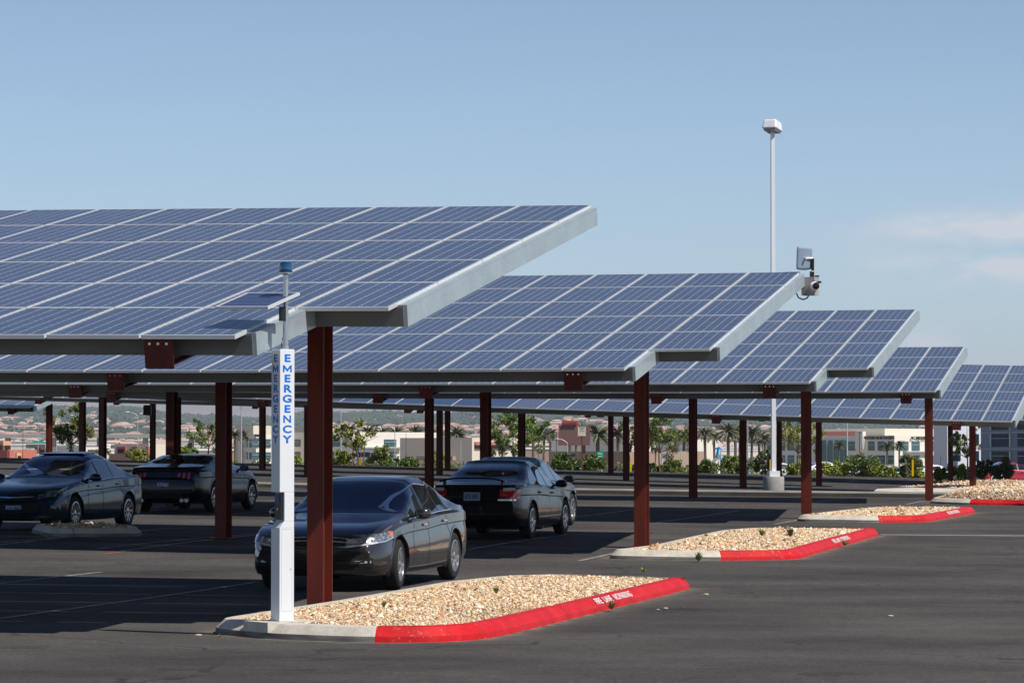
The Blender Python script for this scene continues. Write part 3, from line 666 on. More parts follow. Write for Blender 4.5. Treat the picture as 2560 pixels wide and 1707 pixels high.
mb.box((w_*.28,-.0,-.05),(w_*.34,l_*.8,-.031),1)
sp_=mb.build('solar_panel',[M['solar2'],M['alu']],tw)
mw=Matrix(((e1.x,e2.x,e3.x,0),(e1.y,e2.y,e3.y,0),(e1.z,e2.z,e3.z,0),(0,0,0,1)))
org=cn-e1*w_/2-e2*l_/2; mw.translation=org
sp_.matrix_parent_inverse=Matrix.Identity(4); sp_.matrix_basis=(Matrix.Translation(tw.location)@Matrix.Rotation(R(35),4,'Z')).inverted()@mw
for (x0,x1,z0,z1) in ((-.062,.062,.10,.103),(-.062,.062,.92,.923),(-.062,-.0595,.10,.92),(.0595,.062,.10,.92)):
    mb=MB(); mb.box((x0,-h-.0008,z0),(x1,-h+.001,z1)); mb.build('door_seam',M['slate0'],tw)
mb=MB(); mb.lathe([(0,0),(.007,0),(.007,-.004),(0,-.004)],10,axis='y',o=(.045,-h,.52)); mb.build('door_lock',M['steel'],tw)
# concrete pad under the tower
mb=MB(); mb.box((-.30,-.22,-.10),(.34,.26,-.001)); mb.build('concrete_pad',M['kerb'],tw)

# ------------------------------------------------------------------ camera and dish unit on the second canopy
root2,pos2=C2
a=pos2(PW+.2,6*PL-.05,-.12); S=at(2031,712,a.y).x-at(2001,712,a.y).x   # metres for 30 px
u1=a.y/F
cu=empty('roof_camera_unit',a,label='surveillance camera with grey box, bent black pole and square dish antenna at the canopy corner',cat='security camera')
def L2(px,py,dy=0): p=at(px,py,a.y+dy); return p-a
mb=MB(); q=[L2(2016,733),L2(2012,716),L2(2025,700),L2(2031,686),L2(2032,668),L2(2032,646)]; mb.tube(q,.028,10); mb.build('pole',M['black'],cu,True)
M['cam_box']=mat('grey_equipment_box',(.38,.37,.35),rough=.5); M['dome']=mat('smoked_dome',(.015,.013,.012),rough=.08)
c_=L2(2027,714); mb=MB(); mb.box((c_.x-.15,c_.y-.12,c_.z-.19),(c_.x+.12,c_.y+.12,c_.z+.16),rz=R(-25)); bx_=mb.build('equipment_box',M['cam_box'],cu)
mb=MB(); mb.lathe([(.0,0),(.05,0),(.045,.10),(.025,.13),(0,.13)],16,o=(c_.x+.03,c_.y,c_.z+.16)); mb.build('light_sensor',mat('cream_plastic',(.62,.52,.35),rough=.5),bx_,True)
def ball(mb,c,r,sx=1,sy=1,sz=1,n=16,m=0,h=10):
    vs=[];fs=[]
    for i in range(h+1):
        t=math.pi*i/h
        for k in range(n): p=2*math.pi*k/n; vs.append((c[0]+r*sx*math.sin(t)*math.cos(p),c[1]+r*sy*math.sin(t)*math.sin(p),c[2]+r*sz*math.cos(t)))
    for i in range(h):
        for k in range(n): fs.append((i*n+k,(i+1)*n+k,(i+1)*n+(k+1)%n,i*n+(k+1)%n))
    return mb.add(vs,fs,m)
mb=MB(); ball(mb,L2(2031,717)+Vector((.02,-.14,0)),.095,.9,.6,1); cm_=mb.build('camera_housing',M['white'],cu,True)
mb=MB(); ball(mb,L2(2035,716)+Vector((.02,-.20,0)),.068,1,.8,1); mb.build('camera_dome',M['dome'],cm_,True)
mb=MB(); mb.box((-.02,-.06,-.12),(.06,.06,.12)); mb.box((.06,-.02,-.10),(.20,.02,-.06)); mb.box((.06,-.02,.02),(.16,.02,.05)); mb.build('mounting_bracket',M['black'],cu)
mb=MB(); mb.tube([L2(1991,733),L2(1996,744),L2(2008,749),L2(2018,745),L2(2023,736),L2(2023,727)],.014,8); mb.build('cable',M['black'],cu,True)
# dish: a square sheet, slightly bowed
vs=[];fs=[];n_=9; dc=L2(2014,646)
for i in range(n_):
    for j in range(n_):
        x,z=(i/(n_-1)-.5)*2,(j/(n_-1)-.5)*2; k=1-.10*(abs(x)*abs(z))**2-.03*math.cos(z*3)
        vs.append((x*.175*k,.018*(x*x),z*.225*k*(1-.04*x)))
for i in range(n_-1):
    for j in range(n_-1): a0=i*n_+j; fs.append((a0,a0+n_,a0+n_+1,a0+1))
mb=MB(); mb.add(vs,fs); mb.tube([(0,-.07,0),(0,.02,0)],.02,8,1); d_=mb.build('dish_antenna',[mat('dish_grey',(.25,.32,.40),rough=.6),mat('feed_horn',(.85,.85,.75),rough=.4)],cu,True); d_.location=dc+Vector((-.02,-.06,0)); d_.rotation_euler=(R(4),0,R(24))
sd=d_.modifiers.new('s','SOLIDIFY'); sd.thickness=.008
mb=MB(); mb.tube([L2(2023,646)+Vector((-.06,-.05,0)),L2(2032,646)],.022,8); mb.build('antenna_arm',mat('cream_metal',(.7,.68,.6),rough=.4),cu)

# ------------------------------------------------------------------ tall lamp post in the lot
g_=gp(1934,1226); ly=g_.y+.4; lp=at(1934,1226,ly); gz=float(G(lp.x,ly))
ltop=at(1929,330,ly)
lamp=empty('lot_lamp',(lp.x,ly,gz),rz=R(10),label='tall white square lamp post on a round concrete base with one box lamp head',cat='lamp post')
u1=ly/F; Hh=ltop.z-gz
mb=MB(); mb.lathe([(.34,-.1),(.34,.42),(.32,.45),(0,.45)],28); mb.build('concrete_base',M['concrete'],lamp,True)
mb=MB(); mb.box((-.17,-.17,.45),(.17,.17,.63)); mb.build('base_cover',M['white'],lamp)
mb=MB(); w=.071; mb.hexa([(-w,-w,.63),(w,-w,.63),(w,w,.63),(-w,w,.63),(-w*.8,-w*.8,Hh),(w*.8,-w*.8,Hh),(w*.8,w*.8,Hh),(-w*.8,w*.8,Hh)]); mb.build('pole',M['white'],lamp)
def rbox(hx,hy,hz,taper=.75,n=5,sq=3.2):
    vs=[];fs=[];N2=24;Hn=10
    for i in range(Hn+1):
        t=math.pi*i/Hn; st=abs(math.sin(t))**(2/sq); ct=math.copysign(abs(math.cos(t))**(2/sq),math.cos(t)); tp=1-(1-taper)*max(0,ct)
        for k in range(N2):
            p=2*math.pi*k/N2; c,s=math.cos(p),math.sin(p); c=math.copysign(abs(c)**(2/sq),c); s=math.copysign(abs(s)**(2/sq),s)
            vs.append((hx*st*c*tp,hy*st*s*tp,hz*ct))
    for i in range(Hn):
        for k in range(N2): fs.append((i*N2+k,(i+1)*N2+k,(i+1)*N2+(k+1)%N2,i*N2+(k+1)%N2))
    return vs,fs
mb=MB(); mb.hexa([(-.25,-.38,-.16),(.25,-.38,-.16),(.25,.38,-.16),(-.25,.38,-.16),(-.21,-.30,.15),(.21,-.30,.15),(.21,.30,.15),(-.21,.30,.15)]); hd=mb.build('lamp_head',M['white'],lamp); bv=hd.modifiers.new('b','BEVEL'); bv.width=.055; bv.segments=4; hd.location=(-.02,-.05,Hh+.20); hd.rotation_euler=(R(-6),0,R(-32))
mb=MB(); mb.box((-.19,-.32,-.21),(.19,.32,-.165)); mb.build('lamp_lens',mat('lamp_lens',(.35,.33,.30),rough=.2),hd)

# ------------------------------------------------------------------ cars
def pchip(xs,ys):
    xs=np.array(xs,float); ys=np.array(ys,float); o=np.argsort(xs); xs=xs[o]; ys=ys[o]; h=np.diff(xs); d=np.diff(ys)/h; n=len(xs); m=np.zeros(n)
    for i in range(1,n-1):
        if d[i-1]*d[i]>0: w1=2*h[i]+h[i-1]; w2=h[i]+2*h[i-1]; m[i]=(w1+w2)/(w1/d[i-1]+w2/d[i])
    m[0]=d[0]; m[-1]=d[-1]
    def f(x):
        x=np.clip(x,xs[0],xs[-1]); i=np.clip(np.searchsorted(xs,x)-1,0,n-2); t=(x-xs[i])/h[i]
        return (1+2*t)*(1-t)**2*ys[i]+t*(1-t)**2*h[i]*m[i]+t*t*(3-2*t)*ys[i+1]+t*t*(t-1)*h[i]*m[i+1]
    return f
M['glass']=mat('tinted_car_glass',(.010,.013,.016),rough=.03,spec=.8,coat=1)
M['rubber']=mat('tyre_rubber',(.011,.011,.011),rough=.9,bumps=.3,bscale=120)
M['rim']=mat('alloy_rim',(.55,.55,.57),rough=.25,metal=.9); M['rim_dark']=mat('dark_brake_disc',(.03,.03,.03),rough=.6)
M['chrome']=mat('chrome_trim',(.80,.81,.83),rough=.22,metal=.75)
M['lamp_glass']=mat('headlamp_glass',(.26,.28,.31),rough=.08,coat=1,metal=.2,c2=(.10,.11,.13),scale=14,lo=.4,hi=.55); M['amber']=mat('amber_lens',(.75,.12,.02),rough=.1,coat=1)
M['tail_red']=mat('tail_lamp_red',(.50,.008,.012),rough=.12,coat=1); M['clear']=mat('clear_lens',(.55,.55,.56),rough=.1,coat=1)
M['plate']=mat('number_plate_blue_white',(.30,.40,.55),rough=.5); M['plate_dark']=mat('number_plate_dark_blue',(.02,.05,.22),rough=.4); M['plate_text']=mat('plate_text_white',(.7,.72,.78),rough=.5); M['plate_navy']=mat('plate_text_navy',(.02,.03,.10),rough=.5)
M['void']=mat('dark_opening',(.006,.006,.007),rough=.7); M['under']=mat('black_underbody',(.01,.01,.01),rough=.9)
M['seam']=mat('panel_gap',(.01,.01,.012),rough=.8)
def paint(name,c,metal=.5,rough=.28): return mat(name,c,rough=rough,metal=metal,coat=1,spec=.5)
def make_car(label,cat,loc,yaw,sp,pnt,group=None):
    """x forward, y left, origin on the ground at mid wheelbase"""
    wb,Wd=sp['wb'],sp['W']/2; root=empty('car' if not sp.get('name') else sp['name'],loc,yaw,label=label,cat=cat,group=group)
    xf,xr=sp['xf'],-sp['xr']
    zt=pchip(*zip(*sp['top'])); zs=pchip(*zip(*sp['belt'])); zb=pchip(*zip(*sp['bot'])); pw=pchip(*zip(*sp['plan']))
    tf=np.concatenate([1-np.cos(np.linspace(0,math.pi/2,16))])  # clustered ends
    xs=np.unique(np.round(np.concatenate([xf-.5*tf,xr+.5*tf,np.linspace(xr+.5,xf-.5,74)]),4))[::-1]
    k_=sp.get('tumble',.50); nsw,tsw=sp.get('nsw',.22),sp.get('tsw',.22)
    A=sp['apillar']; B=sp['cpillar']    # x where glasshouse starts (cowl) and ends
    rings=[]
    for x in xs:
        T_=float(zt(x)); S_=min(float(zs(x)),T_-.006); b=float(zb(x)); w=Wd*float(pw(x)); hg=T_-S_; s=min(1,max(0,hg-.02)/.28)
        wt=max(.45*w,.93*w-k_*max(0,hg-.05)-.01*s)
        dS=S_-b
        P=[(0,b),(.80*w,b),(.94*w,b+.02),(.985*w,b+.10*dS/.6),(1.0*w,b+.34*dS),(.996*w,b+.60*dS),(.972*w,b+.775*dS),(.990*w,b+.80*dS),(.978*w,S_-.03),(.935*w,S_)]
        x0,z0=.935*w,S_; x1,z1=wt+.015,T_-.085*s-.25*hg*(1-s)
        P+=[(x0+(x1-x0)*.08,z0+(z1-z0)*.10),(x0+(x1-x0)*.5,z0+(z1-z0)*.5+.0),(x1,z1),(wt-.055*s,T_-.028*s-.1*hg*(1-s)),(wt*.62,T_-.008*s-.02*hg*(1-s)),(0,T_)]
        ring=[]
        for y,z in P:
            r=abs(y)/Wd; xx=x
            tn=max(0,1-(xf-x)/1.0); xx-=nsw*tn**1.2*r**2.6
            tr=max(0,1-(x-xr)/.8); xx+=tsw*tr**1.2*r**2.6
            if z>S_+.02:
                fz=min(1,(z-S_)/.2)
                if x>0: xx-=fz*.16*r*r*min(1,max(0,(x-A+1.3)/.6))
                else: xx+=fz*.14*r*r*min(1,max(0,(B+1.2-x)/.6))
            ring.append((xx,y,z))
        rings.append(ring+[(a_,-b_,c_) for a_,b_,c_ in ring[1:-1]][::-1])
    n=len(rings[0]); mb=MB(); vs=[v for r in rings for v in r]
    fs=[(i*n+k,(i+1)*n+k,(i+1)*n+(k+1)%n,i*n+(k+1)%n) for i in range(len(rings)-1) for k in range(n)]
    fs+= [tuple(range(n)),tuple((len(rings)-1)*n+k for k in range(n))[::-1]]
    mb.add(vs,fs)
    body=mb.build('body',[pnt,M['under']],root,True,40)
    bm_=body.data
    # wheel wells
    wr=sp['wr']; cut=MB()
    for wx in (wb/2,-wb/2):
        for sd in (1,-1):
            y0,y1=(Wd-.27)*sd,(Wd+.3)*sd; n2=36; v=[]
            for yy in (min(y0,y1),max(y0,y1)):
                for k in range(n2): t=2*math.pi*k/n2; v.append((wx+(wr+.052)*math.cos(t),yy,wr+.01+(wr+.052)*math.sin(t)))
            cut.add(v,[(n2+k,n2+(k+1)%n2,(k+1)%n2,k) for k in range(n2)]+[tuple(range(n2)),tuple(n2+k for k in range(n2))[::-1]],1)
    co_=cut.build('cutter',[pnt,M['under']]); co_.parent=root
    md=body.modifiers.new('w','BOOLEAN'); md.object=co_; md.operation='DIFFERENCE'; md.solver='EXACT'
    bpy.context.view_layer.update()
    dg=bpy.context.evaluated_depsgraph_get(); me=bpy.data.meshes.new_from_object(body.evaluated_get(dg)); body.modifiers.clear(); body.data=me
    bpy.data.objects.remove(co_)
    me.polygons.foreach_set('use_smooth',[True]*len(me.polygons)); me.set_sharp_from_angle(angle=R(38))
    for wx in (wb/2,-wb/2):
        for sd in (1,-1):
            q=MB(); pv=[]; rr0=wr+.052
            bb=BVHTree.FromPolygons([tuple(v) for v in vs],[f for f in fs])
            for k in range(25):
                t=math.pi*(-.12+1.24*k/24)
                for dr_,dy_ in ((0,-.05),(0,.006),(.022,.010),(.045,.0)):
                    x_,z_=wx+(rr0+dr_)*math.cos(t),wr+.01+(rr0+dr_)*math.sin(t); h_,n_,_,_=bb.ray_cast(Vector((x_,3*sd,max(z_,.22))),Vector((0,-sd,0)))
                    y_=h_.y if h_ is not None else Wd*sd*.97
                    pv.append((x_,y_+sd*dy_,z_))
            q.add(pv,[(k*4+j,k*4+j+1,(k+1)*4+j+1,(k+1)*4+j)[::(1 if sd>0 else -1)] for k in range(24) for j in range(3)]); q.build('wheel_arch',pnt,root,True,60)
    bvh=BVHTree.FromPolygons([tuple(v) for v in vs],[f for f in fs])
    def cast(o_,d_):
        h_,n_,_,_=bvh.ray_cast(Vector(o_),Vector(d_)); return (h_,n_ if n_.dot(Vector(d_))<0 else -n_) if h_ is not None else (None,None)
    def patch(mode,u0,u1,lo,hi,m_,name,parent=None,off=.004,nu=18,nv=8,side=1,off2=None):
        vv=[];ok=True
        for i in range(nu+1):
            u=u0+(u1-u0)*i/nu; a=lo(u) if callable(lo) else lo; b=hi(u) if callable(hi) else hi
            for j in range(nv+1):
                t=a+(b-a)*j/nv
                if mode=='side': h_,n_=cast((u,3*side,t),(0,-side,0))
                elif mode=='top': h_,n_=cast((t,u,4),(0,0,-1))
                elif mode=='front': h_,n_=cast((5,u,t),(-1,0,0))
                else: h_,n_=cast((-5,u,t),(1,0,0))
                if h_ is None: h_=Vector((u,side*Wd,t)) if mode=='side' else Vector((xf if mode=='front' else xr,u,t)); n_=Vector((0,side,0)) if mode=='side' else Vector((1 if mode=='front' else -1,0,0))
                vv.append(tuple(h_+n_*off))
        ff=[(i*(nv+1)+j,(i+1)*(nv+1)+j,(i+1)*(nv+1)+j+1,i*(nv+1)+j+1) for i in range(nu) for j in range(nv)]
        flip=(mode=='side' and side>0) or mode=='back'
        if mode=='side': flip=side<0 if u1>u0 else side>0
        if mode=='side': ff=[f[::-1] for f in ff] if side>0 else ff
        elif mode=='top': ff=[f[::-1] for f in ff]
        elif mode=='back': ff=[f[::-1] for f in ff]
        q=MB(); q.add(vv,ff); return q.build(name,m_,parent or root,True,60)
    def ribbon(mode,pts,w_,m_,name,parent=None,side=1,off=.006):
        """pts in patch coordinates: side (x,z); top (y,x); front/back (y,z)"""
        P=[];
        for i in range(len(pts)-1):
            a,b=pts[i],pts[i+1]; k=max(1,int(math.hypot(b[0]-a[0],b[1]-a[1])/.06))
            P+=[(a[0]+(b[0]-a[0])*t/k,a[1]+(b[1]-a[1])*t/k) for t in range(k)]
        P.append(pts[-1]); vv=[]
        for i,p in enumerate(P):
            a,b=P[max(0,i-1)],P[min(len(P)-1,i+1)]; dx,dz=b[0]-a[0],b[1]-a[1]; l=math.hypot(dx,dz) or 1; nx,nz_=-dz/l*w_/2,dx/l*w_/2
            for s_ in (1,-1):
                u,t=p[0]+nx*s_,p[1]+nz_*s_
                if mode=='side': h_,n_=cast((u,3*side,t),(0,-side,0))
                elif mode=='top': h_,n_=cast((t,u,4),(0,0,-1))
                elif mode=='front': h_,n_=cast((5,u,t),(-1,0,0))
                else: h_,n_=cast((-5,u,t),(1,0,0))
                if h_ is None: h_=Vector(vv[-2]) if len(vv)>1 else Vector((u,Wd*side,t)) if mode=='side' else Vector((xf if mode=='front' else xr,u,t)); n_=Vector((0,0,0))
                vv.append(tuple(h_+n_*off))
        q=MB(); ff=[(2*i,2*i+1,2*i+3,2*i+2) for i in range(len(P)-1)]; q.add(vv,ff); return q.build(name,m_,parent or root,True,60)
    # glass
    up=pchip(*zip(*sp['winup'])); lowz=lambda x: float(zs(x))+.028
    for sd in (1,-1):
        for (a,b) in sp['windows']:
            xs_=[a,b]
            w_=patch('side',a,b,lowz,lambda x: max(lowz(x)+.005,float(up(x))),M['glass'],'side_window',side=sd,nu=22,nv=7)
        for (a0_,b0_),(a1_,b1_) in zip(sp['windows'][:-1],sp['windows'][1:]):
            patch('side',b0_+.0,a1_-.0,lambda x: lowz(x),lambda x: max(lowz(x)+.005,float(up(x))),M['black'],'door_pillar',side=sd,nu=3,nv=7,off=.0035)
        a,b=sp['windows'][0][0],sp['windows'][-1][1]
        L_=[(a+(b-a)*t/24) for t in range(25)]
        if sp.get('chrome',1):
            ribbon('side',[(x,lowz(x)-.012) for x in L_],.011,M['chrome'],'window_trim',side=sd)
            ribbon('side',[(x,max(lowz(x)+.005,float(up(x)))+.012) for x in L_],.012,M['chrome'],'window_trim',side=sd)
        for ln in sp['seams']: ribbon('side',ln,.012,M['seam'],'door_gap',side=sd,off=.003)
        for hx,hz in sp['handles']:
            p,nr=cast((hx,3*sd,hz),(0,-sd,0)); q=MB(); q.add(*[ [(v[0]+hx,v[1]+p.y+sd*.018,v[2]+hz) for v in rbox(.085,.016,.017,1)[0]], rbox(.085,.016,.017,1)[1]]); q.build('door_handle',sp.get('handle_mat',M['chrome']),root,True)
        mx,mz=sp['mirror']; p,nr=cast((mx,3*sd,mz),(0,-sd,0)); q=MB()
        vs2,fs2=rbox(.085,.115,.075,.9,sq=2.8); 
        q.add([(v[0]+mx+.03-(.03*abs(v[1])/.1),v[1]+p.y+sd*.17,v[2]+mz+.035) for v in vs2],fs2); mi_=q.build('mirror',pnt,root,True,50)
        q=MB(); q.hexa([(mx-.05,p.y-sd*.03,mz-.035),(mx+.05,p.y-sd*.03,mz-.035),(mx+.06,p.y+sd*.12,mz-.0),(mx-.02,p.y+sd*.12,mz-.0),(mx-.05,p.y-sd*.03,mz+.01),(mx+.05,p.y-sd*.03,mz+.01),(mx+.06,p.y+sd*.12,mz+.02),(mx-.02,p.y+sd*.12,mz+.02)]); q.build('mirror_arm',M['black'],mi_)
        q=MB(); q.box((mx-.065,p.y+sd*.17-.085,mz-.02),(mx-.058,p.y+sd*.17+.085,mz+.085)); q.build('mirror_glass',M['glass'],mi_)
    def screen(x0,x1,w0,w1,bow0,bow1,name,nu=26,nv=14):
        vv=[]
        for i in range(nu+1):
            for j in range(nv+1):
                t=j/nv; y=(2*i/nu-1)*(w0+(w1-w0)*t); x=x0+(x1-x0)*t-(bow0+(bow1-bow0)*t)*y*y*(1 if x0>0 else -1)
                h_,n_=cast((x,y,4),(0,0,-1)); vv.append(tuple(h_+n_*.004) if h_ is not None else (x,y,1))
        ff=[(i*(nv+1)+j,(i+1)*(nv+1)+j,(i+1)*(nv+1)+j+1,i*(nv+1)+j+1) for i in range(nu) for j in range(nv)]
        if x0>0: ff=[f[::-1] for f in ff]
        q=MB(); q.add(vv,ff); return q.build(name,M['glass'],root,True,60)
    ws=sp['wind']; q_=Wd/.925; screen(ws['x0'],ws['x1'],.74*q_,.55*q_,ws['bow0'],ws['bow1'],'windshield')
    rw=sp['rear']; screen(rw['x0'],rw['x1'],.66*q_,.52*q_,rw['bow0'],rw['bow1'],'rear_window')
    for it in sp['extra']:
        kind=it[0]
        if kind=='patch': _,mode,u0,u1,lo,hi,mm,nm,both=it; 
        if kind=='patch':
            for sg in ((1,-1) if both else (1,)):
                if mode=='side': patch(mode,u0,u1,lo,hi,M[mm] if isinstance(mm,str) else mm,nm,side=sg,off=.007,nu=12,nv=6)
                else:
                    f_lo=(lambda u,s_=sg:(lo(s_*u) if callable(lo) else lo)); f_hi=(lambda u,s_=sg:(hi(s_*u) if callable(hi) else hi))
                    a_,b_=(u0,u1) if sg>0 else (-u1,-u0)
                    patch(mode,a_,b_,f_lo,f_hi,M[mm] if isinstance(mm,str) else mm,nm,off=.007,nu=12,nv=6)
        elif kind=='line':
            _,mode,pts_,w2,mm,nm,both=it
            for sg in ((1,-1) if both else (1,)):
                if mode=='side': ribbon(mode,pts_,w2,M[mm],nm,side=sg,off=.009)
                else: ribbon(mode,[(sg*a_,b_) for a_,b_ in pts_],w2,M[mm],nm,off=.009)
    if sp.get('plate'):
        mode,z_,tx,pm_,tm_=sp['plate']; h_,n_=cast((5 if mode=='front' else -5,0,z_),(-1 if mode=='front' else 1,0,0)); sx_=1 if mode=='front' else -1
        q=MB(); q.box((h_.x+sx_*.006-.003,-.155,z_-.077),(h_.x+sx_*.010+.003,.155,z_+.077)); pl_=q.build('licence_plate',M[pm_],root)
        t_=text_mesh(tx,.115,'plate_text',.0006,m=M[tm_],parent=pl_,sx=.72,bold=.002); t_.location=(h_.x+sx_*.0145,0,z_-.005); t_.rotation_euler=(math.pi/2,0,math.pi/2*sx_)
    # wheels
    for wx,st in ((wb/2,sp.get('steer',0)),(-wb/2,0)):
        for sd in (1,-1):
            wh=empty('wheel',(wx,(Wd-.115)*sd,wr)); wh.parent=root; wh.rotation_euler=(0,0,st+(math.pi if sd<0 else 0)); tw_=.108; ri=sp['ri']
            q=MB(); q.lathe([(ri,-tw_+.01),(wr-.05,-tw_),(wr-.012,-tw_+.02),(wr,-tw_+.045),(wr,tw_-.045),(wr-.012,tw_-.02),(wr-.05,tw_),(ri,tw_-.01),(ri-.01,0)],44,axis='y'); q.build('tyre',M['rubber'],wh,True,40)
            q=MB(); q.lathe([(ri+.002,-.08),(ri+.004,tw_-.008),(ri-.014,tw_-.006),(ri-.03,tw_-.05),(ri-.032,-.06)],40,axis='y',m=0)
            q.lathe([(0,.0),(ri-.03,.0),(ri-.03,.008),(0,.008)],30,axis='y',m=1,o=(0,-.0,0))
            ns=sp.get('spokes',10)
            for s_ in range(ns):
                t=2*math.pi*s_/ns+(.13 if s_%2 and sp.get('twin') else 0); c,s2=math.cos(t),math.sin(t); tws=sp.get('twist',0.)
                def sp_pt(r_,w_,y_,tt=0): a_=t+tt; c,s2=math.cos(a_),math.sin(a_); return (r_*c-w_*s2,y_,r_*s2+w_*c)
                w0,w1_=sp.get('sw',(.018,.022))
                q.hexa([sp_pt(.04,-w0,tw_-.055),sp_pt(ri-.01,-w1_,tw_-.045,tws),sp_pt(ri-.01,w1_,tw_-.045,tws),sp_pt(.04,w0,tw_-.055),sp_pt(.04,-w0*.8,tw_-.024),sp_pt(ri-.012,-w1_*.8,tw_-.012,tws),sp_pt(ri-.012,w1_*.8,tw_-.012,tws),sp_pt(.04,w0*.8,tw_-.024)],0)
            q.lathe([(0,tw_-.05),(.062,tw_-.05),(.058,tw_-.02),(.03,tw_-.014),(0,tw_-.014)],20,axis='y')
            q.build('rim',[sp.get('rim_mat',M['rim']),M['rim_dark']],wh,True,30)
    return root
def sedan(H=1.465,W=1.85,wb=2.775,fo=.95,ro=1.14,belt=.93,hood=.99,**k):
    xf,xr=wb/2+fo,wb/2+ro; f=H/1.465
    cowl=wb/2-.48; roof0=cowl-.83; roof1=-wb/2+.62; deck=-wb/2-.42
    d=dict(wb=wb,W=W,xf=xf,xr=xr,wr=.335,ri=.225,apillar=cowl,cpillar=deck,
     top=[(xf,.60),(xf-.04,.70),(xf-.14,.765),(xf-.40,.85),(cowl+.25,hood-.03),(cowl,hood+.02),(cowl-.30,hood+.17*f),(roof0,H-.06),(roof0-.35,H-.008),(roof0-.7,H),(roof1,H-.04),(roof1-.42,H-.16),(deck+.15,1.10*f),(deck-.10,1.045*f),(-xr+.12,1.02*f),(-xr+.03,.93*f),(-xr,.80)],
     belt=[(xf,.56),(xf-.14,.70),(xf-.5,.80),(cowl,belt-.03),(0,belt),(roof1,belt+.04),(deck,belt+.05),(-xr+.1,belt+.03),(-xr,.78)],
     bot=[(xf,.40),(xf-.05,.27),(xf-.18,.205),(wb/2,.19),(0,.185),(-wb/2,.20),(-xr+.3,.235),(-xr+.06,.33),(-xr,.46)],
     plan=[(xf,.80),(xf-.10,.90),(xf-.4,.965),(xf-.8,.99),(0,1),(-wb/2,1),(-xr+.35,.96),(-xr+.08,.90),(-xr,.83)],
     winup=[(cowl-.02,belt+.03),(cowl-.25,belt+.16),(roof0+.05,H-.175),(roof0-.3,H-.125),(roof0-.8,H-.115),(roof1+.1,H-.15),(roof1-.3,H-.245),(roof1-.66,belt+.06)],
     windows=[(cowl-.10,-.02+.05),(-.04,roof1+.12),(roof1+.08,roof1-.60)],
     seams=[[(cowl-.18,.26),(cowl-.14,.6),(cowl-.2,belt)],[(.0,.24),(.0,belt-.0)],[(-wb/2+.44,.42),(-wb/2+.28,.62),(roof1-.12,belt)],[(cowl-.2,.235),(-wb/2+.48,.235)]],
     handles=[(.22,belt-.10),(-.80,belt-.075)],mirror=(cowl-.30,belt+.03),
     wind=dict(w1=.62,x0=cowl-.02,bow0=.10,x1=roof0+.02,bow1=.13),rear=dict(w1=.56,x0=deck+.10,bow0=.10,x1=roof1-.12,bow1=.10),extra=[])
    d.update(k); return d
YAW=math.pi+math.pi/2-PSI     # nose towards the camera along -V
def place(px,py,wb,wd,facing,which,side=1,dyaw=0,Y=None):
    """contact point of one wheel in the photo -> origin; facing -1 nose to the camera"""
    c=gp(px,py) if Y is None else at(px,py,Y); a=PSI+dyaw; v=Vector((math.sin(a),math.cos(a),0)); u=Vector((math.cos(a),-math.sin(a),0))
    fw=v*facing
    o_=c-fw*(wb/2*which)-u*side*(wd/2-.115)
    o_.z=float(G(o_.x,o_.y)); return o_,math.atan2(fw.y,fw.x)
def groundfit(root,wb):
    """tilt the car onto the sloping ground"""
    l=root.location; y=root.rotation_euler[2]; f=Vector((math.cos(y),math.sin(y)));
    a=float(G(l.x+f.x*wb/2,l.y+f.y*wb/2)); b=float(G(l.x-f.x*wb/2,l.y-f.y*wb/2)); root.location.z=(a+b)/2; root.rotation_euler=(0,-math.atan2(a-b,wb),y)
# 1. grey mid-size sedan
A_=sedan(1.49,1.92,2.80,.98,1.14,steer=R(6),spokes=10,twin=1,twist=.16,sw=(.016,.03))
xf=A_['xf']; W2=.925
A_['extra']=[
 ('patch','front',-.52,.52,lambda y:.60-.05*abs(y),lambda y:.735-.06*y*y,'void','grille',False),
 ('line','front',[(-.60,.665),(-.3,.69),(0,.70),(.3,.69),(.60,.665)],.055,'chrome','grille_bar',False),
 ('line','front',[(-.50,.60),(0,.585),(.50,.60)],.018,'chrome','grille_trim',False),
 ('patch','front',.46,.84,lambda y:.595+.12*(y-.46),lambda y:.685+.22*(y-.46),'lamp_glass','headlight',True),
 ('patch','front',.60,.665,lambda y:.635,lambda y:.70,'chrome','lamp_projector',True),
 ('patch','front',.71,.76,lambda y:.65,lambda y:.72,'chrome','lamp_projector',True),
 ('line','front',[(.46,.597),(.66,.618),(.84,.65)],.022,'clear','headlight_trim',True),
 ('patch','side',xf-.66,xf-.16,lambda x:.645+.07*((xf-.16-x)/.5),lambda x:.745+.055*((xf-.16-x)/.5),'lamp_glass','headlight',True),
 ('patch','side',xf-.66,xf-.54,lambda x:.725,lambda x:.785,'amber','side_marker',True),
 ('line','side',[(xf-.18,.645),(xf-.4,.665),(xf-.66,.71)],.014,'chrome','headlight_trim',True),
 ('patch','front',-.56,.56,lambda y:.30,lambda y:.47-.02*y*y,'void','air_intake',False),
 ('patch','front',.56,.80,lambda y:.335,lambda y:.455,'void','fog_light_recess',True),
 ('line','front',[(.58,.40),(.78,.405)],.03,'clear','fog_light',True),
 ('line','side',[(.96,.245),(0,.235),(-.96,.245)],.03,'black','sill_strip',True),
 ('line','side',[(.95,.29),(0,.285),(-.95,.30)],.010,'chrome','sill_trim',True)]
o_,yw=place(984,1473,2.80,1.92,-1,1,1,.0); c1_=make_car('shiny grey sedan parked nose out behind the first red post','car',o_,yw,A_,paint('metallic_grey_paint',(.060,.054,.055),.65,.22)); groundfit(c1_,2.775)
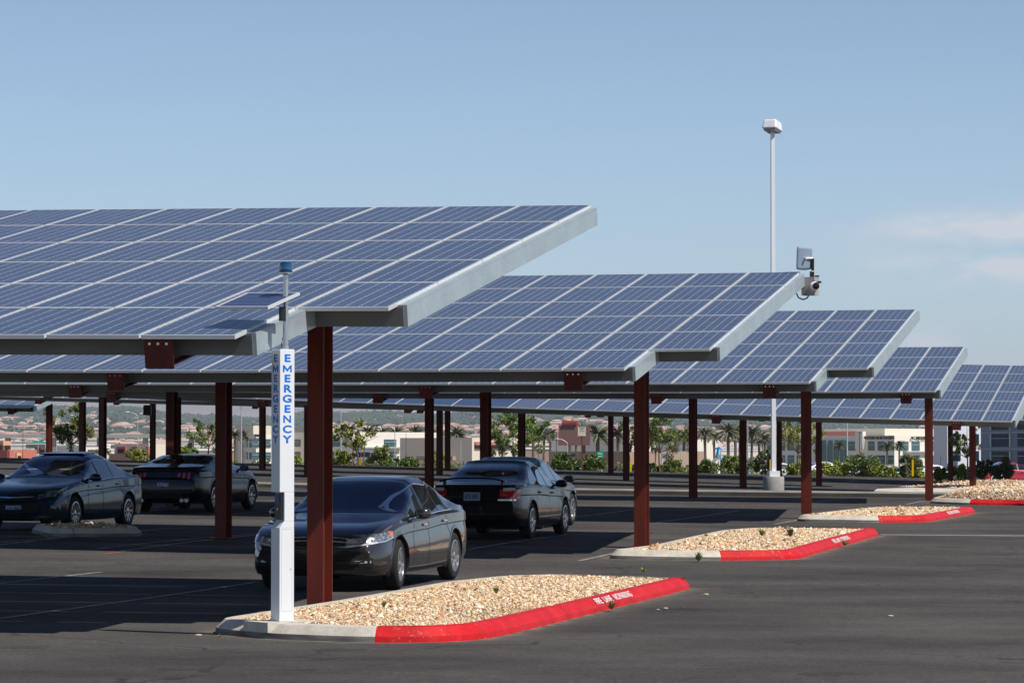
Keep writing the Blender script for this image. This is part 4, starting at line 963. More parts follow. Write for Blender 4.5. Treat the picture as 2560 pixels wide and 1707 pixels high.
# 2. blue-grey sedan with tinted panoramic roof
B_=sedan(1.47,1.84,2.79,.98,1.16,belt=.95,spokes=10,sw=(.014,.016),handle_mat=paint('blue_handle_paint',(.03,.075,.11)))
xf=B_['xf']; cw=2.79/2-.48
B_['extra']=[
 ('patch','front',-.50,.50,lambda y:.33+.1*abs(y),lambda y:.60-.12*y*y,'void','air_intake',False),
 ('line','front',[(-.42,.66),(0,.645),(.42,.66)],.02,'chrome','grille_trim',False),
 ('patch','front',.50,.80,lambda y:.62+.16*(y-.5),lambda y:.70+.22*(y-.5),'lamp_glass','headlight',True),
 ('patch','side',xf-.66,xf-.22,lambda x:.68+.07*((xf-.2-x)/.42),lambda x:.76+.06*((xf-.2-x)/.42),'lamp_glass','headlight',True),
 ('patch','side',xf-.50,xf-.36,lambda x:.47,lambda x:.52,'amber','side_marker',True),
 ('patch','front',.58,.80,lambda y:.33,lambda y:.44,'void','fog_light_recess',True),
 ('patch','top',-.47,.47,lambda y:cw-1.85,lambda y:cw-1.02,'glass','sunroof',False)]
B_['plate']=('front',.42,'176 B83','plate','plate_navy')
o_,yw=place(309.5,1318.6,2.79,1.84,-1,-1,1); c2_=make_car('dark blue sedan with open black sunroof at the left edge','car',o_,yw,B_,mat('dark_blue_paint',(.008,.034,.060),rough=.25,metal=.35,coat=.6,spec=.3)); groundfit(c2_,2.79)
sr=MB(); sr.hexa([(cw-1.0,-.46,1.455),(cw-1.0,.46,1.455),(cw-1.75,.46,1.475),(cw-1.75,-.46,1.475),(cw-1.03,-.44,1.478),(cw-1.03,.44,1.478),(cw-1.75,.44,1.51),(cw-1.75,-.44,1.51)]); sr.build('raised_sunroof_glass',M['glass'],c2_)
# 3. black sedan seen from behind, small spoiler
Bk=mat('black_paint',(.004,.0045,.007),rough=.22,metal=0,coat=.45,spec=.3)
C_=sedan(1.46,1.79,2.71,.92,1.10,spokes=9,sw=(.02,.024),handle_mat=Bk,chrome=0)
xr=C_['xr']
C_['extra']=[
 ('patch','back',.50,.78,lambda y:.745,lambda y:.93,'tail_red','tail_light',True),
 ('patch','side',-xr+.20,-xr+.34,lambda x:.76,lambda x:.92,'tail_red','tail_light',True),
 ('patch','back',.56,.76,lambda y:.90,lambda y:.955,'clear','reverse_light',True),
 ('line','back',[(.46,.735),(.78,.735)],.03,'chrome','tail_light_trim',True),
 ('line','back',[(-.45,.97),(.45,.97)],.012,'seam','boot_gap',False),
 ('line','side',[(.9,.40),(-.9,.40)],.03,'chrome','side_moulding',True)]
C_['plate']=('back',.80,'573 BFL','plate','plate_navy')
o_,yw=place(1319,1347,2.71,1.79,1,-1,1); c3_=make_car('black sedan seen from behind with boot spoiler, right of the grey sedan','car',o_,yw,C_,Bk); groundfit(c3_,2.71)
mb=MB()
for k in range(12):
    y0,y1=-.62+1.24*k/12,-.62+1.24*(k+1)/12; z=lambda y:1.135-.06*(y/.62)**4
    mb.hexa([(-xr+.02,y0,z(y0)-.018),(-xr+.20,y0,z(y0)-.018),(-xr+.20,y1,z(y1)-.018),(-xr+.02,y1,z(y1)-.018),(-xr+.0,y0,z(y0)+.012),(-xr+.20,y0,z(y0)),(-xr+.20,y1,z(y1)),(-xr+.0,y1,z(y1)+.012)])
for s_ in (-.55,.55): mb.box((-xr+.07,s_-.02,1.0),(-xr+.17,s_+.02,1.11))
mb.build('boot_spoiler',Bk,c3_)
# 4. second black sedan beyond it
D_=sedan(1.47,1.82,2.74,.93,1.08,handle_mat=Bk,chrome=0,spokes=7)
o_,yw=place(1421,1290,2.74,1.82,1,1,1,Y=66.6); D_['extra']=[]
c4_=make_car('black sedan mostly hidden beyond the nearer black one','car',o_,yw,D_,mat('blue_black_paint',(.005,.008,.016),rough=.22,coat=.5,spec=.3)); groundfit(c4_,2.74)
# 5. black fastback coupe seen from behind
E_=sedan(1.38,1.91,2.72,.92,1.14,belt=.95,hood=1.0,wr=.35,ri=.24,spokes=10,sw=(.012,.018),chrome=0,handle_mat=Bk)
xr=E_['xr']; xf=E_['xf']; r0=2.72/2-.48-.83
E_['top']=[(xf,.60),(xf-.04,.72),(xf-.14,.80),(xf-.5,.92),(1.1,1.0),(.80,1.03),(.5,1.16),(r0+.05,1.33),(r0-.35,1.38),(-.7,1.365),(-1.2,1.27),(-1.75,1.13),(-xr+.12,1.075),(-xr+.04,1.0),(-xr,.84)]
E_['winup']=[(.80,.98),(.55,1.09),(r0+.02,1.22),(r0-.3,1.27),(-.45,1.25),(-.95,1.15),(-1.25,1.02)]; E_['windows']=[(.70,-.42),(-.52,-1.18)]; E_['seams']=[[(.75,.28),(.72,.95)],[(-.45,.26),(-.48,.95)]]; E_['handles']=[(-.2,.84)]
E_['rear']=dict(w1=.52,x0=-1.75,bow0=.08,x1=-.85,bow1=.10); E_['tumble']=.58; E_['mirror']=(.52,.99)
tl=[]
for yy in (.40,.51,.62): tl.append(('patch','back',yy,yy+.055,lambda y:.80,lambda y:.945,'tail_red','tail_light',True))
E_['extra']=tl+[('line','back',[(-.62,1.0),(.62,1.0)],.02,'seam','boot_gap',False),('patch','back',-.5,.5,lambda y:.35,lambda y:.48,'void','rear_valance',False),
 ('line','side',[(.8,.46),(-.3,.40),(-.8,.46)],.02,'seam','body_crease',True)]
E_['plate']=('back',.66,'RTFNKI','plate_dark','plate_text')
o_,yw=place(528,1277,2.72,1.91,1,-1,1,Y=74.3); c5_=make_car('black fastback coupe seen from behind with three bar tail lights','car',o_,yw,E_,mat('glossy_black_paint',(.003,.004,.009),rough=.2,coat=.35,spec=.25)); groundfit(c5_,2.72)
for s_ in (-.62,-.5,.5,.62):
    mb=MB(); mb.lathe([(.04,-.03),(.045,.09),(.038,.09),(.034,-.0)],16,axis='y'); q=mb.build('exhaust_tip',M['chrome'],c5_,True); q.rotation_euler=(0,0,math.pi/2); q.location=(-xr+.10,s_,.30)

# ------------------------------------------------------------------ vegetation
M['bark']=mat('tree_bark',(.20,.14,.10),rough=.9,c2=(.13,.09,.06),scale=6)
M['red_bark']=mat('reddish_bark',(.26,.10,.06),rough=.9)
M['leaf_a']=mat('leaf_green',(.10,.17,.025),rough=.5,c2=(.17,.25,.04),scale=3); M['leaf_b']=mat('leaf_olive',(.16,.20,.05),rough=.5,c2=(.24,.26,.08),scale=3)
M['leaf_c']=mat('leaf_dark',(.030,.060,.018),rough=.5,c2=(.05,.09,.025),scale=3); M['leaf_y']=mat('leaf_yellow_green',(.24,.30,.02),rough=.5,c2=(.38,.38,.04),scale=3)
M['leaf_g']=mat('leaf_grey_green',(.085,.11,.06),rough=.6,c2=(.13,.15,.08),scale=3); M['palm']=mat('palm_frond',(.085,.095,.045),rough=.5,c2=(.15,.15,.075),scale=2); M['palm_trunk']=mat('palm_trunk',(.16,.11,.075),rough=.9)
for k_ in ('leaf_a','leaf_b','leaf_y','leaf_g'):
    M[k_].node_tree.nodes['Principled BSDF'].inputs['Transmission Weight'].default_value=0
def leaves(cent,n,size,rng,aspect=2.0,droop=.2):
    """n leaf quads around cluster centres (k,4: x,y,z,r)"""
    idx=rng.integers(0,len(cent),n); c=cent[idx]; d=rng.normal(size=(n,3)); d/=np.linalg.norm(d,axis=1)[:,None]
    p=c[:,:3]+d*(c[:,3]*rng.random(n)**.45)[:,None]
    a=rng.normal(size=(n,3)); a[:,2]-=droop; a/=np.linalg.norm(a,axis=1)[:,None]; b=np.cross(a,rng.normal(size=(n,3))); b/=np.linalg.norm(b,axis=1)[:,None]
    s=size*rng.uniform(.6,1.35,n)[:,None]; a*=s; b*=s/aspect
    V=np.stack([p-a*.5,p+b*.5,p+a*.5,p-b*.5],1).reshape(-1,3); return V,np.arange(4*n).reshape(-1,4)
def tree(px,py,Y,pxh,pxw,label,seed,nleaf=1600,leaf='leaf_a',leaf2='leaf_b',trunk='bark',open_=.55,stakes=0,nl=8,ls=.12):
    nleaf=int(nleaf*2.6)
    """young tree: py = foot in the photo, pxh/pxw crown top and width in photo pixels"""
    rng=np.random.default_rng(seed); b=at(px,py,Y); k=Y/F; H=(py-pxh)*k; Wc=pxw*k/2; root=empty('young_tree',b,label=label,cat='tree',group='young trees along the far edge of the lot')
    mb=MB(); cl=[]; tips=[]
    th=H*.42; mb.tube([(0,0,0),(.03*H*rng.normal()*.3,0,th*.5),(.02*H*rng.normal(),.02,th)],[.05+.004*H,.045,.036],7)
    base=Vector((0,0,th*.9))
    for i in range(nl):
        an=2*math.pi*i/nl+rng.uniform(-.4,.4); hh=H*rng.uniform(.55,.93); rr=Wc*rng.uniform(.45,.95)*(1.25-abs(hh/H-.68)*1.6)
        tip=Vector((rr*math.cos(an),rr*math.sin(an),hh)); mid=base.lerp(tip,.5)+Vector((0,0,-.05*H)); mb.tube([base,mid,tip],[.03,.018,.008],5); tips.append(tip)
        for q in range(5):
            t2=mid.lerp(tip,rng.uniform(.3,1))+Vector(rng.normal(size=3)*Wc*.22); mb.tube([mid,t2],[.012,.005],4); tips.append(t2)
    tips.append(Vector((0,0,H*.93))); mb.tube([base,(0,0,H*.93)],[.03,.008],5)
    mb.build('trunk',M[trunk],root)
    cent=np.array([(*t,Wc*rng.uniform(.10,.24)) for t in tips if rng.random()<open_+.45])
    V,Fc=leaves(cent,nleaf,ls,rng); mi=(rng.random(len(Fc))<.45).astype(int)
    fastmesh('crown',V,Fc,[M[leaf],M[leaf2]],root,midx=mi)
    if stakes:
        for s_ in (-1,1):
            q=MB(); q.tube([(s_*.35-.05*s_,0,-.1),(s_*.32+.10,.02,H*.45)],.035,6); q.build('stake',M['red_bark'],root)
    return root
def bush(px,py,Y,h_px,w_px,label,seed,mats=('leaf_a','leaf_c'),n=1500,ls=.11,group='shrubs along the back edge of the lot'):
    rng=np.random.default_rng(seed); k=Y/F; b=at(px,py,Y); H=h_px*k; Wc=w_px*k/2; root=empty('shrub',b,label=label,cat='shrub',group=group)
    c=[]
    for i in range(26):
        an=rng.uniform(0,6.28); r=Wc*.85*rng.random()**.6; z=H*rng.uniform(.22,.92)*(1-.35*(r/Wc)**2); c.append((r*math.cos(an),r*math.sin(an)*.7,z,min(Wc,H)*rng.uniform(.12,.32)))
    c.append((0,0,H*.3,Wc*.55))
    V,Fc=leaves(np.array(c),int(n*2.1),ls,rng,1.5); V[:,2]=np.maximum(V[:,2],0.0)
    fastmesh('foliage',V,Fc,[M[mats[0]],M[mats[1]]],root,midx=(rng.random(len(Fc))<.35).astype(int))
    mb=MB()
    for i in range(4): mb.tube([(0,0,0),(rng.uniform(-.4,.4)*Wc,0,H*.6)],[.025,.01],4)
    mb.build('stem',M['bark'],root); return root
tree(175,1172,172,1012,118,'leafy young tree at far left behind the dark blue sedan',11,2600)
tree(520,1165,172,1035,96,'sparse young tree behind the black fastback coupe',12,1100,leaf2='leaf_b',open_=.3)
tree(893,1167,172,1036,118,'nearly bare brownish young tree in front of the cream building',13,420,leaf='leaf_b',leaf2='leaf_y',open_=.0,stakes=1,ls=.2)
tree(1283,1176,174,1036,140,'densest young tree, above the roofs of the black sedans',14,3400,leaf2='leaf_a')
tree(1650,1186,174,1040,150,'wide young tree with two leaning stakes, right of the second red post',15,2800,stakes=1)
tree(1995,1188,172,1042,122,'thin young tree directly left of the white two storey building',16,1200,open_=.35,leaf='leaf_y')
tree(2418,1199,150,1055,74,'thin young tree in the planter in front of the blue office building',17,700,leaf='leaf_y',open_=.3)
tree(1575,1184,176,1040,40,'narrow young tree glimpsed just left of the second red post',18,500,leaf='leaf_y',open_=.3)
SH=[(830,1163,120,34,'rounded bright green shrub left of the yellow striped marker','leaf_y','leaf_a'),(735,1163,40,22,'low bright shrub between the white tower and the red post','leaf_y','leaf_a'),(560,1160,60,16,'low green shrub right of the black coupe roof','leaf_a','leaf_b'),
 (462,1140,60,22,'low shrub behind the roof of the black coupe','leaf_a','leaf_y'),(345,1152,50,28,'orange green shrub in front of the red and cream building','leaf_b','leaf_y'),
 (955,1164,60,46,'leafy shrub right of the bare young tree','leaf_b','leaf_a'),(1020,1166,60,26,'low round shrub behind the middle posts','leaf_a','leaf_c'),(1090,1168,50,40,'olive shrub beside the pair of dark posts','leaf_b','leaf_y'),
 (1410,1176,60,44,'dark green shrub left of the brown monument sign','leaf_a','leaf_c'),(1480,1177,66,38,'round green shrub right of the brown monument sign','leaf_a','leaf_c'),(1620,1183,60,30,'green shrub between the stakes of the wide young tree','leaf_a','leaf_c'),
 (1678,1184,50,36,'green shrub left of a dark post','leaf_a','leaf_b'),(1765,1186,56,36,'dark shrub below the blue boom lift','leaf_a','leaf_c'),(1842,1188,76,46,'big green shrub right of the blue boom lift','leaf_a','leaf_b'),(1918,1188,70,62,'tall willowy grey green shrub by the tall lamp post','leaf_g','leaf_b'),
 (2000,1192,60,36,'glossy shrub behind the third red post','leaf_y','leaf_a'),(2090,1194,64,44,'glossy yellow green shrub in front of the office windows','leaf_y','leaf_a'),(2165,1194,90,52,'tallest green shrub in the row','leaf_a','leaf_g'),(2200,1196,78,40,'glossy yellow shrub in front of the tallest one','leaf_y','leaf_c'),
 (2275,1196,60,58,'feathery grey shrub beside the yellow marker','leaf_g','leaf_b'),(2292,1198,52,30,'low glossy shrub at the foot of the yellow marker','leaf_y','leaf_a'),(2402,1200,66,36,'bright yellow green shrub between the two right posts','leaf_y','leaf_a'),(2455,1200,44,46,'upright young shrub in the right planter','leaf_g','leaf_a'),(2500,1200,60,60,'tall loose shrub in front of the blue office building','leaf_g','leaf_a'),(2350,1198,40,30,'small shrub behind the fourth red post','leaf_a','leaf_y')]
for i,(px,py,w_,h_,lb_,m1,m2) in enumerate(SH): bush(px,py+4,174 if px<2350 else 158,h_*1.2,w_*1.25,lb_,30+i,(m1,m2),n=int(700+w_*h_*.5))
rng=np.random.default_rng(99); P_=[]
for i in range(150):
    px=rng.uniform(640,2440); Y=rng.uniform(173,180); b=gp(px,1160+ (px-640)*.023); q=at(px,1125,Y); P_.append((q.x,Y,float(T(q.x,Y))+.15,rng.uniform(.25,.62)))
V,Fc=leaves(np.array(P_),9000,.17,rng,1.5); o=fastmesh('ground_cover',V,Fc,[M['leaf_a'],M['leaf_g']],midx=(rng.random(len(Fc))<.4).astype(int)); tag(o,'low mixed green planting along the back edge of the lot','planting',kind='stuff')
# palms far behind
def palm_parts(rng,H=9.,Rr=2.75,lean=0):
    vs=[];fs=[]; n=84
    for i in range(n):
        an=rng.uniform(0,6.28); e0=rng.uniform(-.25,1.45); L_=Rr*rng.uniform(.8,1.1); prev=None; d=np.array([math.cos(an),math.sin(an)]); w=.42
        pts=[]; 
        for t in np.linspace(0,1,6):
            r=L_*t*math.cos(e0*(1-.4*t)); z=L_*(math.sin(e0)*t-.45*t*t*(.6+.4*math.cos(e0))); pts.append((d[0]*r,d[1]*r,H+z,w*(1-.75*abs(t-.35))))
        b=len(vs)
        for x,y,z,ww in pts: vs+= [(x-d[1]*ww/2,y+d[0]*ww/2,z-.12*ww),(x,y,z+.15*ww),(x+d[1]*ww/2,y-d[0]*ww/2,z-.12*ww)]
        for k in range(5):
            a=b+3*k; fs+= [(a,a+3,a+4,a+1),(a+1,a+4,a+5,a+2)]
    return vs,fs
rngp=np.random.default_rng(5); PV=[]
for k in range(3):
    mb=MB(); mb.add(*palm_parts(rngp)); cr=mb.build('crown',M['palm']); mb=MB(); mb.tube([(0,0,-8),(.1,0,4),(0,0,7.6),(0,0,9)],[.36,.32,.34,.62],9); tr=mb.build('trunk',M['palm_trunk']); PV.append((cr.data,tr.data)); bpy.data.objects.remove(cr); bpy.data.objects.remove(tr)
PALMS=[(608,1098,440),(587,1098,420),(858,1096,620),(872,1090,600),(920,1094,600),(935,1090,640),(958,1098,620),(990,1096,600),(1022,1102,640),(1036,1094,600),(1045,1098,640),(1013,1108,560),(1140,1096,600),(1152,1100,640),(1085,1096,620),(1333,1098,600),(1360,1100,620),(1376,1098,640),(1425,1102,620),(1440,1104,640),(1494,1102,420),(1545,1100,560),(1630,1100,640),(1688,1098,620),(1710,1102,600),(1762,1096,620),(1785,1102,640),(1820,1092,560),(1838,1094,600),(1850,1098,640),(1880,1094,560),(1898,1106,620),(2098,1120,560),(2218,1124,560),(2248,1122,560),(1912,1110,600),(265,1135,520),(232,1140,520),(45,1138,600),(68,1136,600)]
for i,(px,py,Y) in enumerate(PALMS):
    p=at(px,py,Y); s_=(.42 if px<300 else .50 if px<620 else .50 if px>2090 else .86)*float(rngp.uniform(.9,1.1)); kk=i%3; r_=empty('palm_tree',(p.x,p.y,p.z-8.0*s_),rngp.uniform(0,6.28),label='shaggy palm tree in the far row behind the parking lot',cat='palm tree',group='palm trees far behind the lot'); r_.scale=(s_,)*3
    for dt_,nm in zip(PV[kk],('crown','trunk')):
        o=bpy.data.objects.new(nm,dt_); COL.objects.link(o); o.parent=r_

# ------------------------------------------------------------------ buildings beyond the lot
M['cream']=mat('cream_stucco',(.72,.64,.52),rough=.9,c2=(.68,.60,.48),scale=.05); M['cream_white']=mat('pale_stucco',(.80,.74,.64),rough=.9); M['tan_wall']=mat('tan_block_wall',(.42,.30,.22),rough=.9,c2=(.37,.26,.19),scale=.06)
M['terracotta']=mat('terracotta_stucco',(.50,.17,.12),rough=.9); M['peach']=mat('peach_stucco',(.66,.42,.24),rough=.9); M['office_glass']=mat('green_office_glass',(.02,.09,.10),rough=.08,spec=.8); M['pale_grey']=mat('pale_grey_panel',(.62,.64,.68),rough=.7)
M['blue_wall']=mat('slate_blue_panel',(.10,.14,.22),rough=.6); M['dark_glass']=mat('dark_blue_glass',(.006,.018,.040),rough=.6,spec=.06); M['roof_w']=mat('white_membrane_roof',(.8,.8,.8),rough=.8); M['brown_sign']=mat('brown_sign_brick',(.14,.07,.065),rough=.9,c2=(.19,.10,.09),scale=6); M['slate']=mat('grey_mullion',(.45,.47,.48),rough=.5)
M['sign_text']=mat('dark_facade_letters',(.03,.025,.025),rough=.6)
class Bld:
    """facades through photo-measured corners: list of (px,Y); heights by photo row at the first corner"""
    def __init__(s,label,pts,ytop,wallm,depth=30,ybase=None,name='office_building',cat='building',Yref=None,trim=True):
        s.P=[]; Y0=pts[0][1]; 
        for px,Y in pts: s.P.append(at(px,1125,Y))
        s.Yr=Yref or pts[len(pts)//2][1]; s.z1=at(1280,ytop,s.Yr).z; s.z0=-11
        a=s.P[0]; s.root=empty(name,(a.x,a.y,s.z0),label=label,cat=cat); mb=MB(); o=s.root.location; back=[]
        ring=[Vector((p.x,p.y,0)) for p in s.P]; c=sum(ring,Vector())/len(ring); dr=Vector((c.x,c.y,0)).normalized(); back=[ring[-1]+dr*depth,ring[0]+dr*depth]; poly=ring+back; n=len(poly)
        vs=[(p.x-o.x,p.y-o.y,0) for p in poly]+[(p.x-o.x,p.y-o.y,s.z1-s.z0) for p in poly]
        mb.add(vs,[(k,(k+1)%n,n+(k+1)%n,n+k) for k in range(n)]+[tuple(n+k for k in range(n))]); s.wall=mb.build('wall',wallm,s.root)
    def z(s,py): return at(1280,py,s.Yr).z
    def panel(s,seg,px0,px1,py0,py1,m_,name,proud=.25,parent=None,thick=None):
        """box on facade seg between photo columns and rows"""
        A,B=s.P[seg],s.P[seg+1]; d=Vector((B.x-A.x,B.y-A.y,0)); L_=d.length; d.normalize(); nn=Vector((d.y,-d.x,0))
        def t_of(px):
            lo,hi=-L_,2*L_
            for _ in range(40):
                m_=(lo+hi)/2; q=A+d*m_
                if 1280+F*q.x/q.y<px: lo=m_
                else: hi=m_
            return lo
        t0,t1=t_of(px0),t_of(px1); z0,z1=s.z(py1),s.z(py0); o=s.root.location; mb=MB(); P=[]
        for z in (z0,z1):
            for t,k in ((t0,proud),(t1,proud),(t1,-.3),(t0,-.3)):
                q=A+d*t+nn*k; P.append((q.x-o.x,q.y-o.y,z-o.z))
        mb.hexa(P); return mb.build(name,m_,parent or s.root)
    def window(s,seg,px0,px1,py0,py1,glass='office_glass',frame='slate',bars=1,inset=True):
        w_=s.panel(seg,px0,px1,py0,py1,M[glass],'window',proud=.12)
        if bars: s.panel(seg,px0,px1,py0+(py1-py0)*.34,py0+(py1-py0)*.34+1.0,M[frame],'frame',proud=.25,parent=w_)
        return w_
    def text(s,seg,px,py,size_px,words,m_,sx=1.0):
        A,B=s.P[seg],s.P[seg+1]; d=Vector((B.x-A.x,B.y-A.y,0)); L_=d.length; d.normalize(); nn=Vector((d.y,-d.x,0)); lo,hi=-L_,2*L_
        for _ in range(40):
            mm=(lo+hi)/2; q=A+d*mm
            if 1280+F*q.x/q.y<px: lo=mm
            else: hi=mm
        q=A+d*lo+nn*.45; k=s.Yr/F; t_=text_mesh(words,size_px*k*1.4,'sign_lettering',.08,m=m_,parent=s.root,sx=sx/max(.3,d.x),bold=.02)
        t_.location=Vector((q.x,q.y,s.z(py)))-s.root.location; t_.rotation_euler=(math.pi/2,0,math.atan2(d.y,d.x))
# the mortgage office: left wing turned away from the sun, right wing in it
OB=Bld('two storey office building lettered ALL WESTERN MORTGAGE with shaded left and sunlit right wing',[(1908,830),(2236,800),(2396,830)],1088,M['cream_white'],depth=40,Yref=800)
OB.P=[OB.P[0],OB.P[1],OB.P[2]]
for a,b in ((1918,1936),(1950,1962),(1969,1985),(1992,2006),(2120,2138),(2170,2186),(2194,2212),(2219,2234)):
    OB.window(0,a,b,1103,1126); OB.window(0,a,b,1138,1160)
for a,b in ((2250,2270),(2278,2298),(2311,2322),(2330,2350)):
    OB.window(1,a,b,1103,1126); OB.window(1,a,b,1138,1160)
OB.panel(0,2040,2116,1100,1166,M['office_glass'],'glass_entrance',.5)
for px in (2055,2070,2086,2100): OB.panel(0,px,px+1.4,1100,1166,M['slate'],'mullion',.7)
OB.text(0,2188,1094.5,7.2,'ALL WESTERN MORTGAGE',M['sign_text'],.62); OB.text(0,2232,1094.5,6,'8345',M['sign_text'],.7); OB.text(1,2310,1094.5,7.5,'ALL WESTERN MORTGAGE',M['sign_text'],.72)
OB.panel(1,2256,2332,1127,1130,M['slate'],'canopy_rail',1.2); OB.panel(0,2143,2162,1078,1122,M['cream_white'],'pylon',1.0)
US=Bld('tan upper parapet hall rising behind the two storey office building',[(2060,870),(2212,850),(2420,872)],1071,M['cream'],depth=30,Yref=850,name='rear_hall')
US.panel(0,2062,2140,1078,1088,M['terracotta'],'terracotta_band',.2)  # terracotta band just below the parapet top
TW=Bld('pale grey stair tower wing beside the blue office building',[(2334,700),(2368,690),(2458,700)],1030,M['pale_grey'],depth=12,Yref=690,name='office_wing')
for y0,y1 in ((1084,1110),(1127,1152)): TW.window(1,2380,2400,y0,y1,'dark_glass'); TW.window(1,2438,2446,y0,y1,'dark_glass',bars=0)
BB=Bld('slate blue glass office building at the right edge',[(2452,660),(2600,625),(2700,640)],1030,M['blue_wall'],depth=30,Yref=640)
for y0,y1 in ((1042,1074),(1084,1116),(1128,1160)):
    w_=BB.window(0,2479,2526,y0,y1,'dark_glass'); BB.panel(0,2477.5,2479.5,y0-1,y1+1,M['slate'],'frame',.3,w_); BB.panel(0,2525.5,2527.5,y0-1,y1+1,M['slate'],'frame',.3,w_)
    BB.window(0,2544,2592,y0,y1,'dark_glass')
for y in (1080,1121): BB.panel(0,2452,2600,y,y+1.2,M['slate'],'floor_band',.15)
CB=Bld('long cream office building with teal windows behind the palm row',[(690,560),(880,545),(1100,560)],1080,M['cream_white'],depth=25,Yref=550)
for a,b in ((735,751),(826,836),(842,852),(912,928),(944,956),(974,990)): CB.window(0 if b<880 else 1,a,b,1129,1150)
for a,b in ((735,751),(828,852),(885,900),(960,990)): CB.window(0 if b<880 else 1,a,b,1098,1116)
CB.panel(1,884,1000,1117,1120,M['slate'],'cornice',.8)
CU=Bld('tall plain cream block with a parapet above the long cream building',[(700,640),(830,630),(957,640)],1064,M['cream'],depth=20,Yref=630,name='rear_hall')
LB=Bld('white office building with street number on its parapet, left of the white tower',[(595,470),(640,462),(705,470)],1085,M['cream_white'],depth=18,Yref=462)
LB.text(1,640,1089,6,'2765',M['sign_text'],.9)
for a,b in ((606,620),(628,646),(660,676)): LB.window(0 if b<640 else 1,a,b,1097,1104,bars=0); LB.window(0 if b<640 else 1,a,b,1106,1118); LB.window(0 if b<640 else 1,a,b,1130,1148)
LU=Bld('beige rear block above the white numbered building',[(590,560),(633,550),(720,560)],1064,M['cream'],depth=14,Yref=550,name='rear_hall')
RB=Bld('cream and terracotta low building with square windows behind the red posts',[(286,520),(372,515),(420,520)],1109,M['cream'],depth=22,Yref=515,name='low_building')
for a,b in ((295,318),(333,352),(368,382)): RB.panel(0 if b<372 else 1,a,b,1116,1135,M['terracotta'],'wall_panel',.3); RB.panel(0 if b<372 else 1,a+5,b-4,1122,1132,M['void'],'window',.45)
RB.panel(0,321,331,1123,1132,M['void'],'window',.3); RB.panel(0,282,372,1134,1170,M['tan_wall'],'lower_wall',.8)
RL=Bld('terracotta and peach building at the left edge',[(-30,480),(24,474),(92,480)],1124,M['terracotta'],depth=22,Yref=474,name='low_building')
RL.panel(1,39,50,1132,1150,M['peach'],'wall_panel',.3); RL.panel(1,41,48,1139,1148,M['void'],'window',.45); RL.panel(0,-20,23,1124,1160,mat('dark_terracotta',(.42,.13,.10),rough=.9),'wall_panel',.2)
RP=Bld('peach upper block with two dark openings at the left edge',[(-30,500),(8,494),(28,500)],1102,M['peach'],depth=14,Yref=494,name='low_building')
for a,b in ((0,8),(13,23)): RP.panel(0 if b<9 else 1,a,b,1113,1123,M['void'],'window',.3)
WB=Bld('low white building with dark windows behind the leafy young tree',[(98,600),(200,590),(252,600)],1117,M['cream_white'],depth=18,Yref=590,name='low_building')
for a,b in ((105,112),(176,184),(220,236),(240,247)): WB.panel(0 if b<200 else 1,a,b,1124,1131,M['void'],'window',.3)
WB.panel(0,70,118,1110,1120,mat('corrugated_tan_roof',(.42,.36,.27),rough=.7),'roof_panel',.4); WB.panel(0,95,103,1116,1134,M['terracotta'],'pillar',.7)
BW=Bld('long tan block wall building behind the brown monument sign',[(1372,430),(1560,422),(1760,430)],1128,M['tan_wall'],depth=16,Yref=422,name='retail_building')
BX=Bld('pale warehouse behind the brown monument sign',[(1380,760),(1560,750),(1640,760)],1080,M['cream_white'],depth=30,Yref=750,name='warehouse')
BX.panel(0,1480,1560,1096,1098.5,M['slate'],'canopy_rail',1.5)
LBW=Bld('low tan and white retail block behind the middle posts',[(1000,520),(1180,512),(1300,520)],1094,M['cream'],depth=16,Yref=512,name='retail_building')
LBW.panel(1,1186,1250,1104,1112,M['terracotta'],'wall_band',.3); LBW.panel(1,1186,1280,1112,1121,M['void'],'shopfront',.3); LBW.panel(0,1050,1140,1140,1150,M['tan_wall'],'low_wall',1.0)
WW=Bld('pale warehouse seen between the boom lift and the palms',[(1620,900),(1740,890),(1800,900)],1098,M['cream_white'],depth=30,Yref=890,name='warehouse')
# ------------------------------------------------------------------ signs, poles and small things
M['sign_red']=mat('red_sign_frame',(.50,.05,.035),rough=.6); M['sign_cream']=mat('cream_sign_face',(.70,.66,.54),rough=.7); M['sign_green']=mat('green_highway_sign',(.0,.36,.26),rough=.5); M['orange']=mat('orange_panel',(.85,.30,.02),rough=.6); M['yellow']=mat('yellow_paint',(.85,.52,.0),rough=.5); M['rust']=mat('rusty_post',(.16,.05,.035),rough=.8); M['pole_grey']=mat('galvanised_pole',(.48,.50,.52),rough=.5,metal=.3); M['pole_dark']=mat('dark_pole',(.05,.045,.045),rough=.6); M['sky_blue']=mat('boom_lift_blue',(.02,.30,.62),rough=.4); M['car_white']=mat('white_car_paint',(.75,.76,.78),rough=.3,coat=1)
def boxpx(mb,Y,x0,x1,y0,y1,dep=.1,m=0,dy=0):
    a=at(x0,y1,Y); b=at(x1,y0,Y); mb.box((a.x,Y+dy,a.z),(b.x,Y+dy+dep,b.z),m); return mb
def thing_at(name,px,py,Y,label,cat,group=None): return empty(name,at(px,py,Y),label=label,cat=cat,group=group)
def sub(mb,o): l=o.location; mb.v=[(x-l.x,y-l.y,z-l.z) for x,y,z in mb.v]; return mb
Y=400; r_=thing_at('monument_sign',1455,1170,Y,'large brown monument sign with a red lattice crown on a brown pillar','sign')
sub(boxpx(MB(),Y,1397,1475,1063,1113,3),r_).build('sign_face',M['brown_sign'],r_)
q=MB(); boxpx(q,Y,1405,1445,1051,1062.8,2); sub(q,r_).build('crown_frame',M['sign_red'],r_)
q=MB()
for k in range(5): boxpx(q,Y,1409+k*7.2,1413.5+k*7.2,1054.5,1061,.3,dy=-.3)
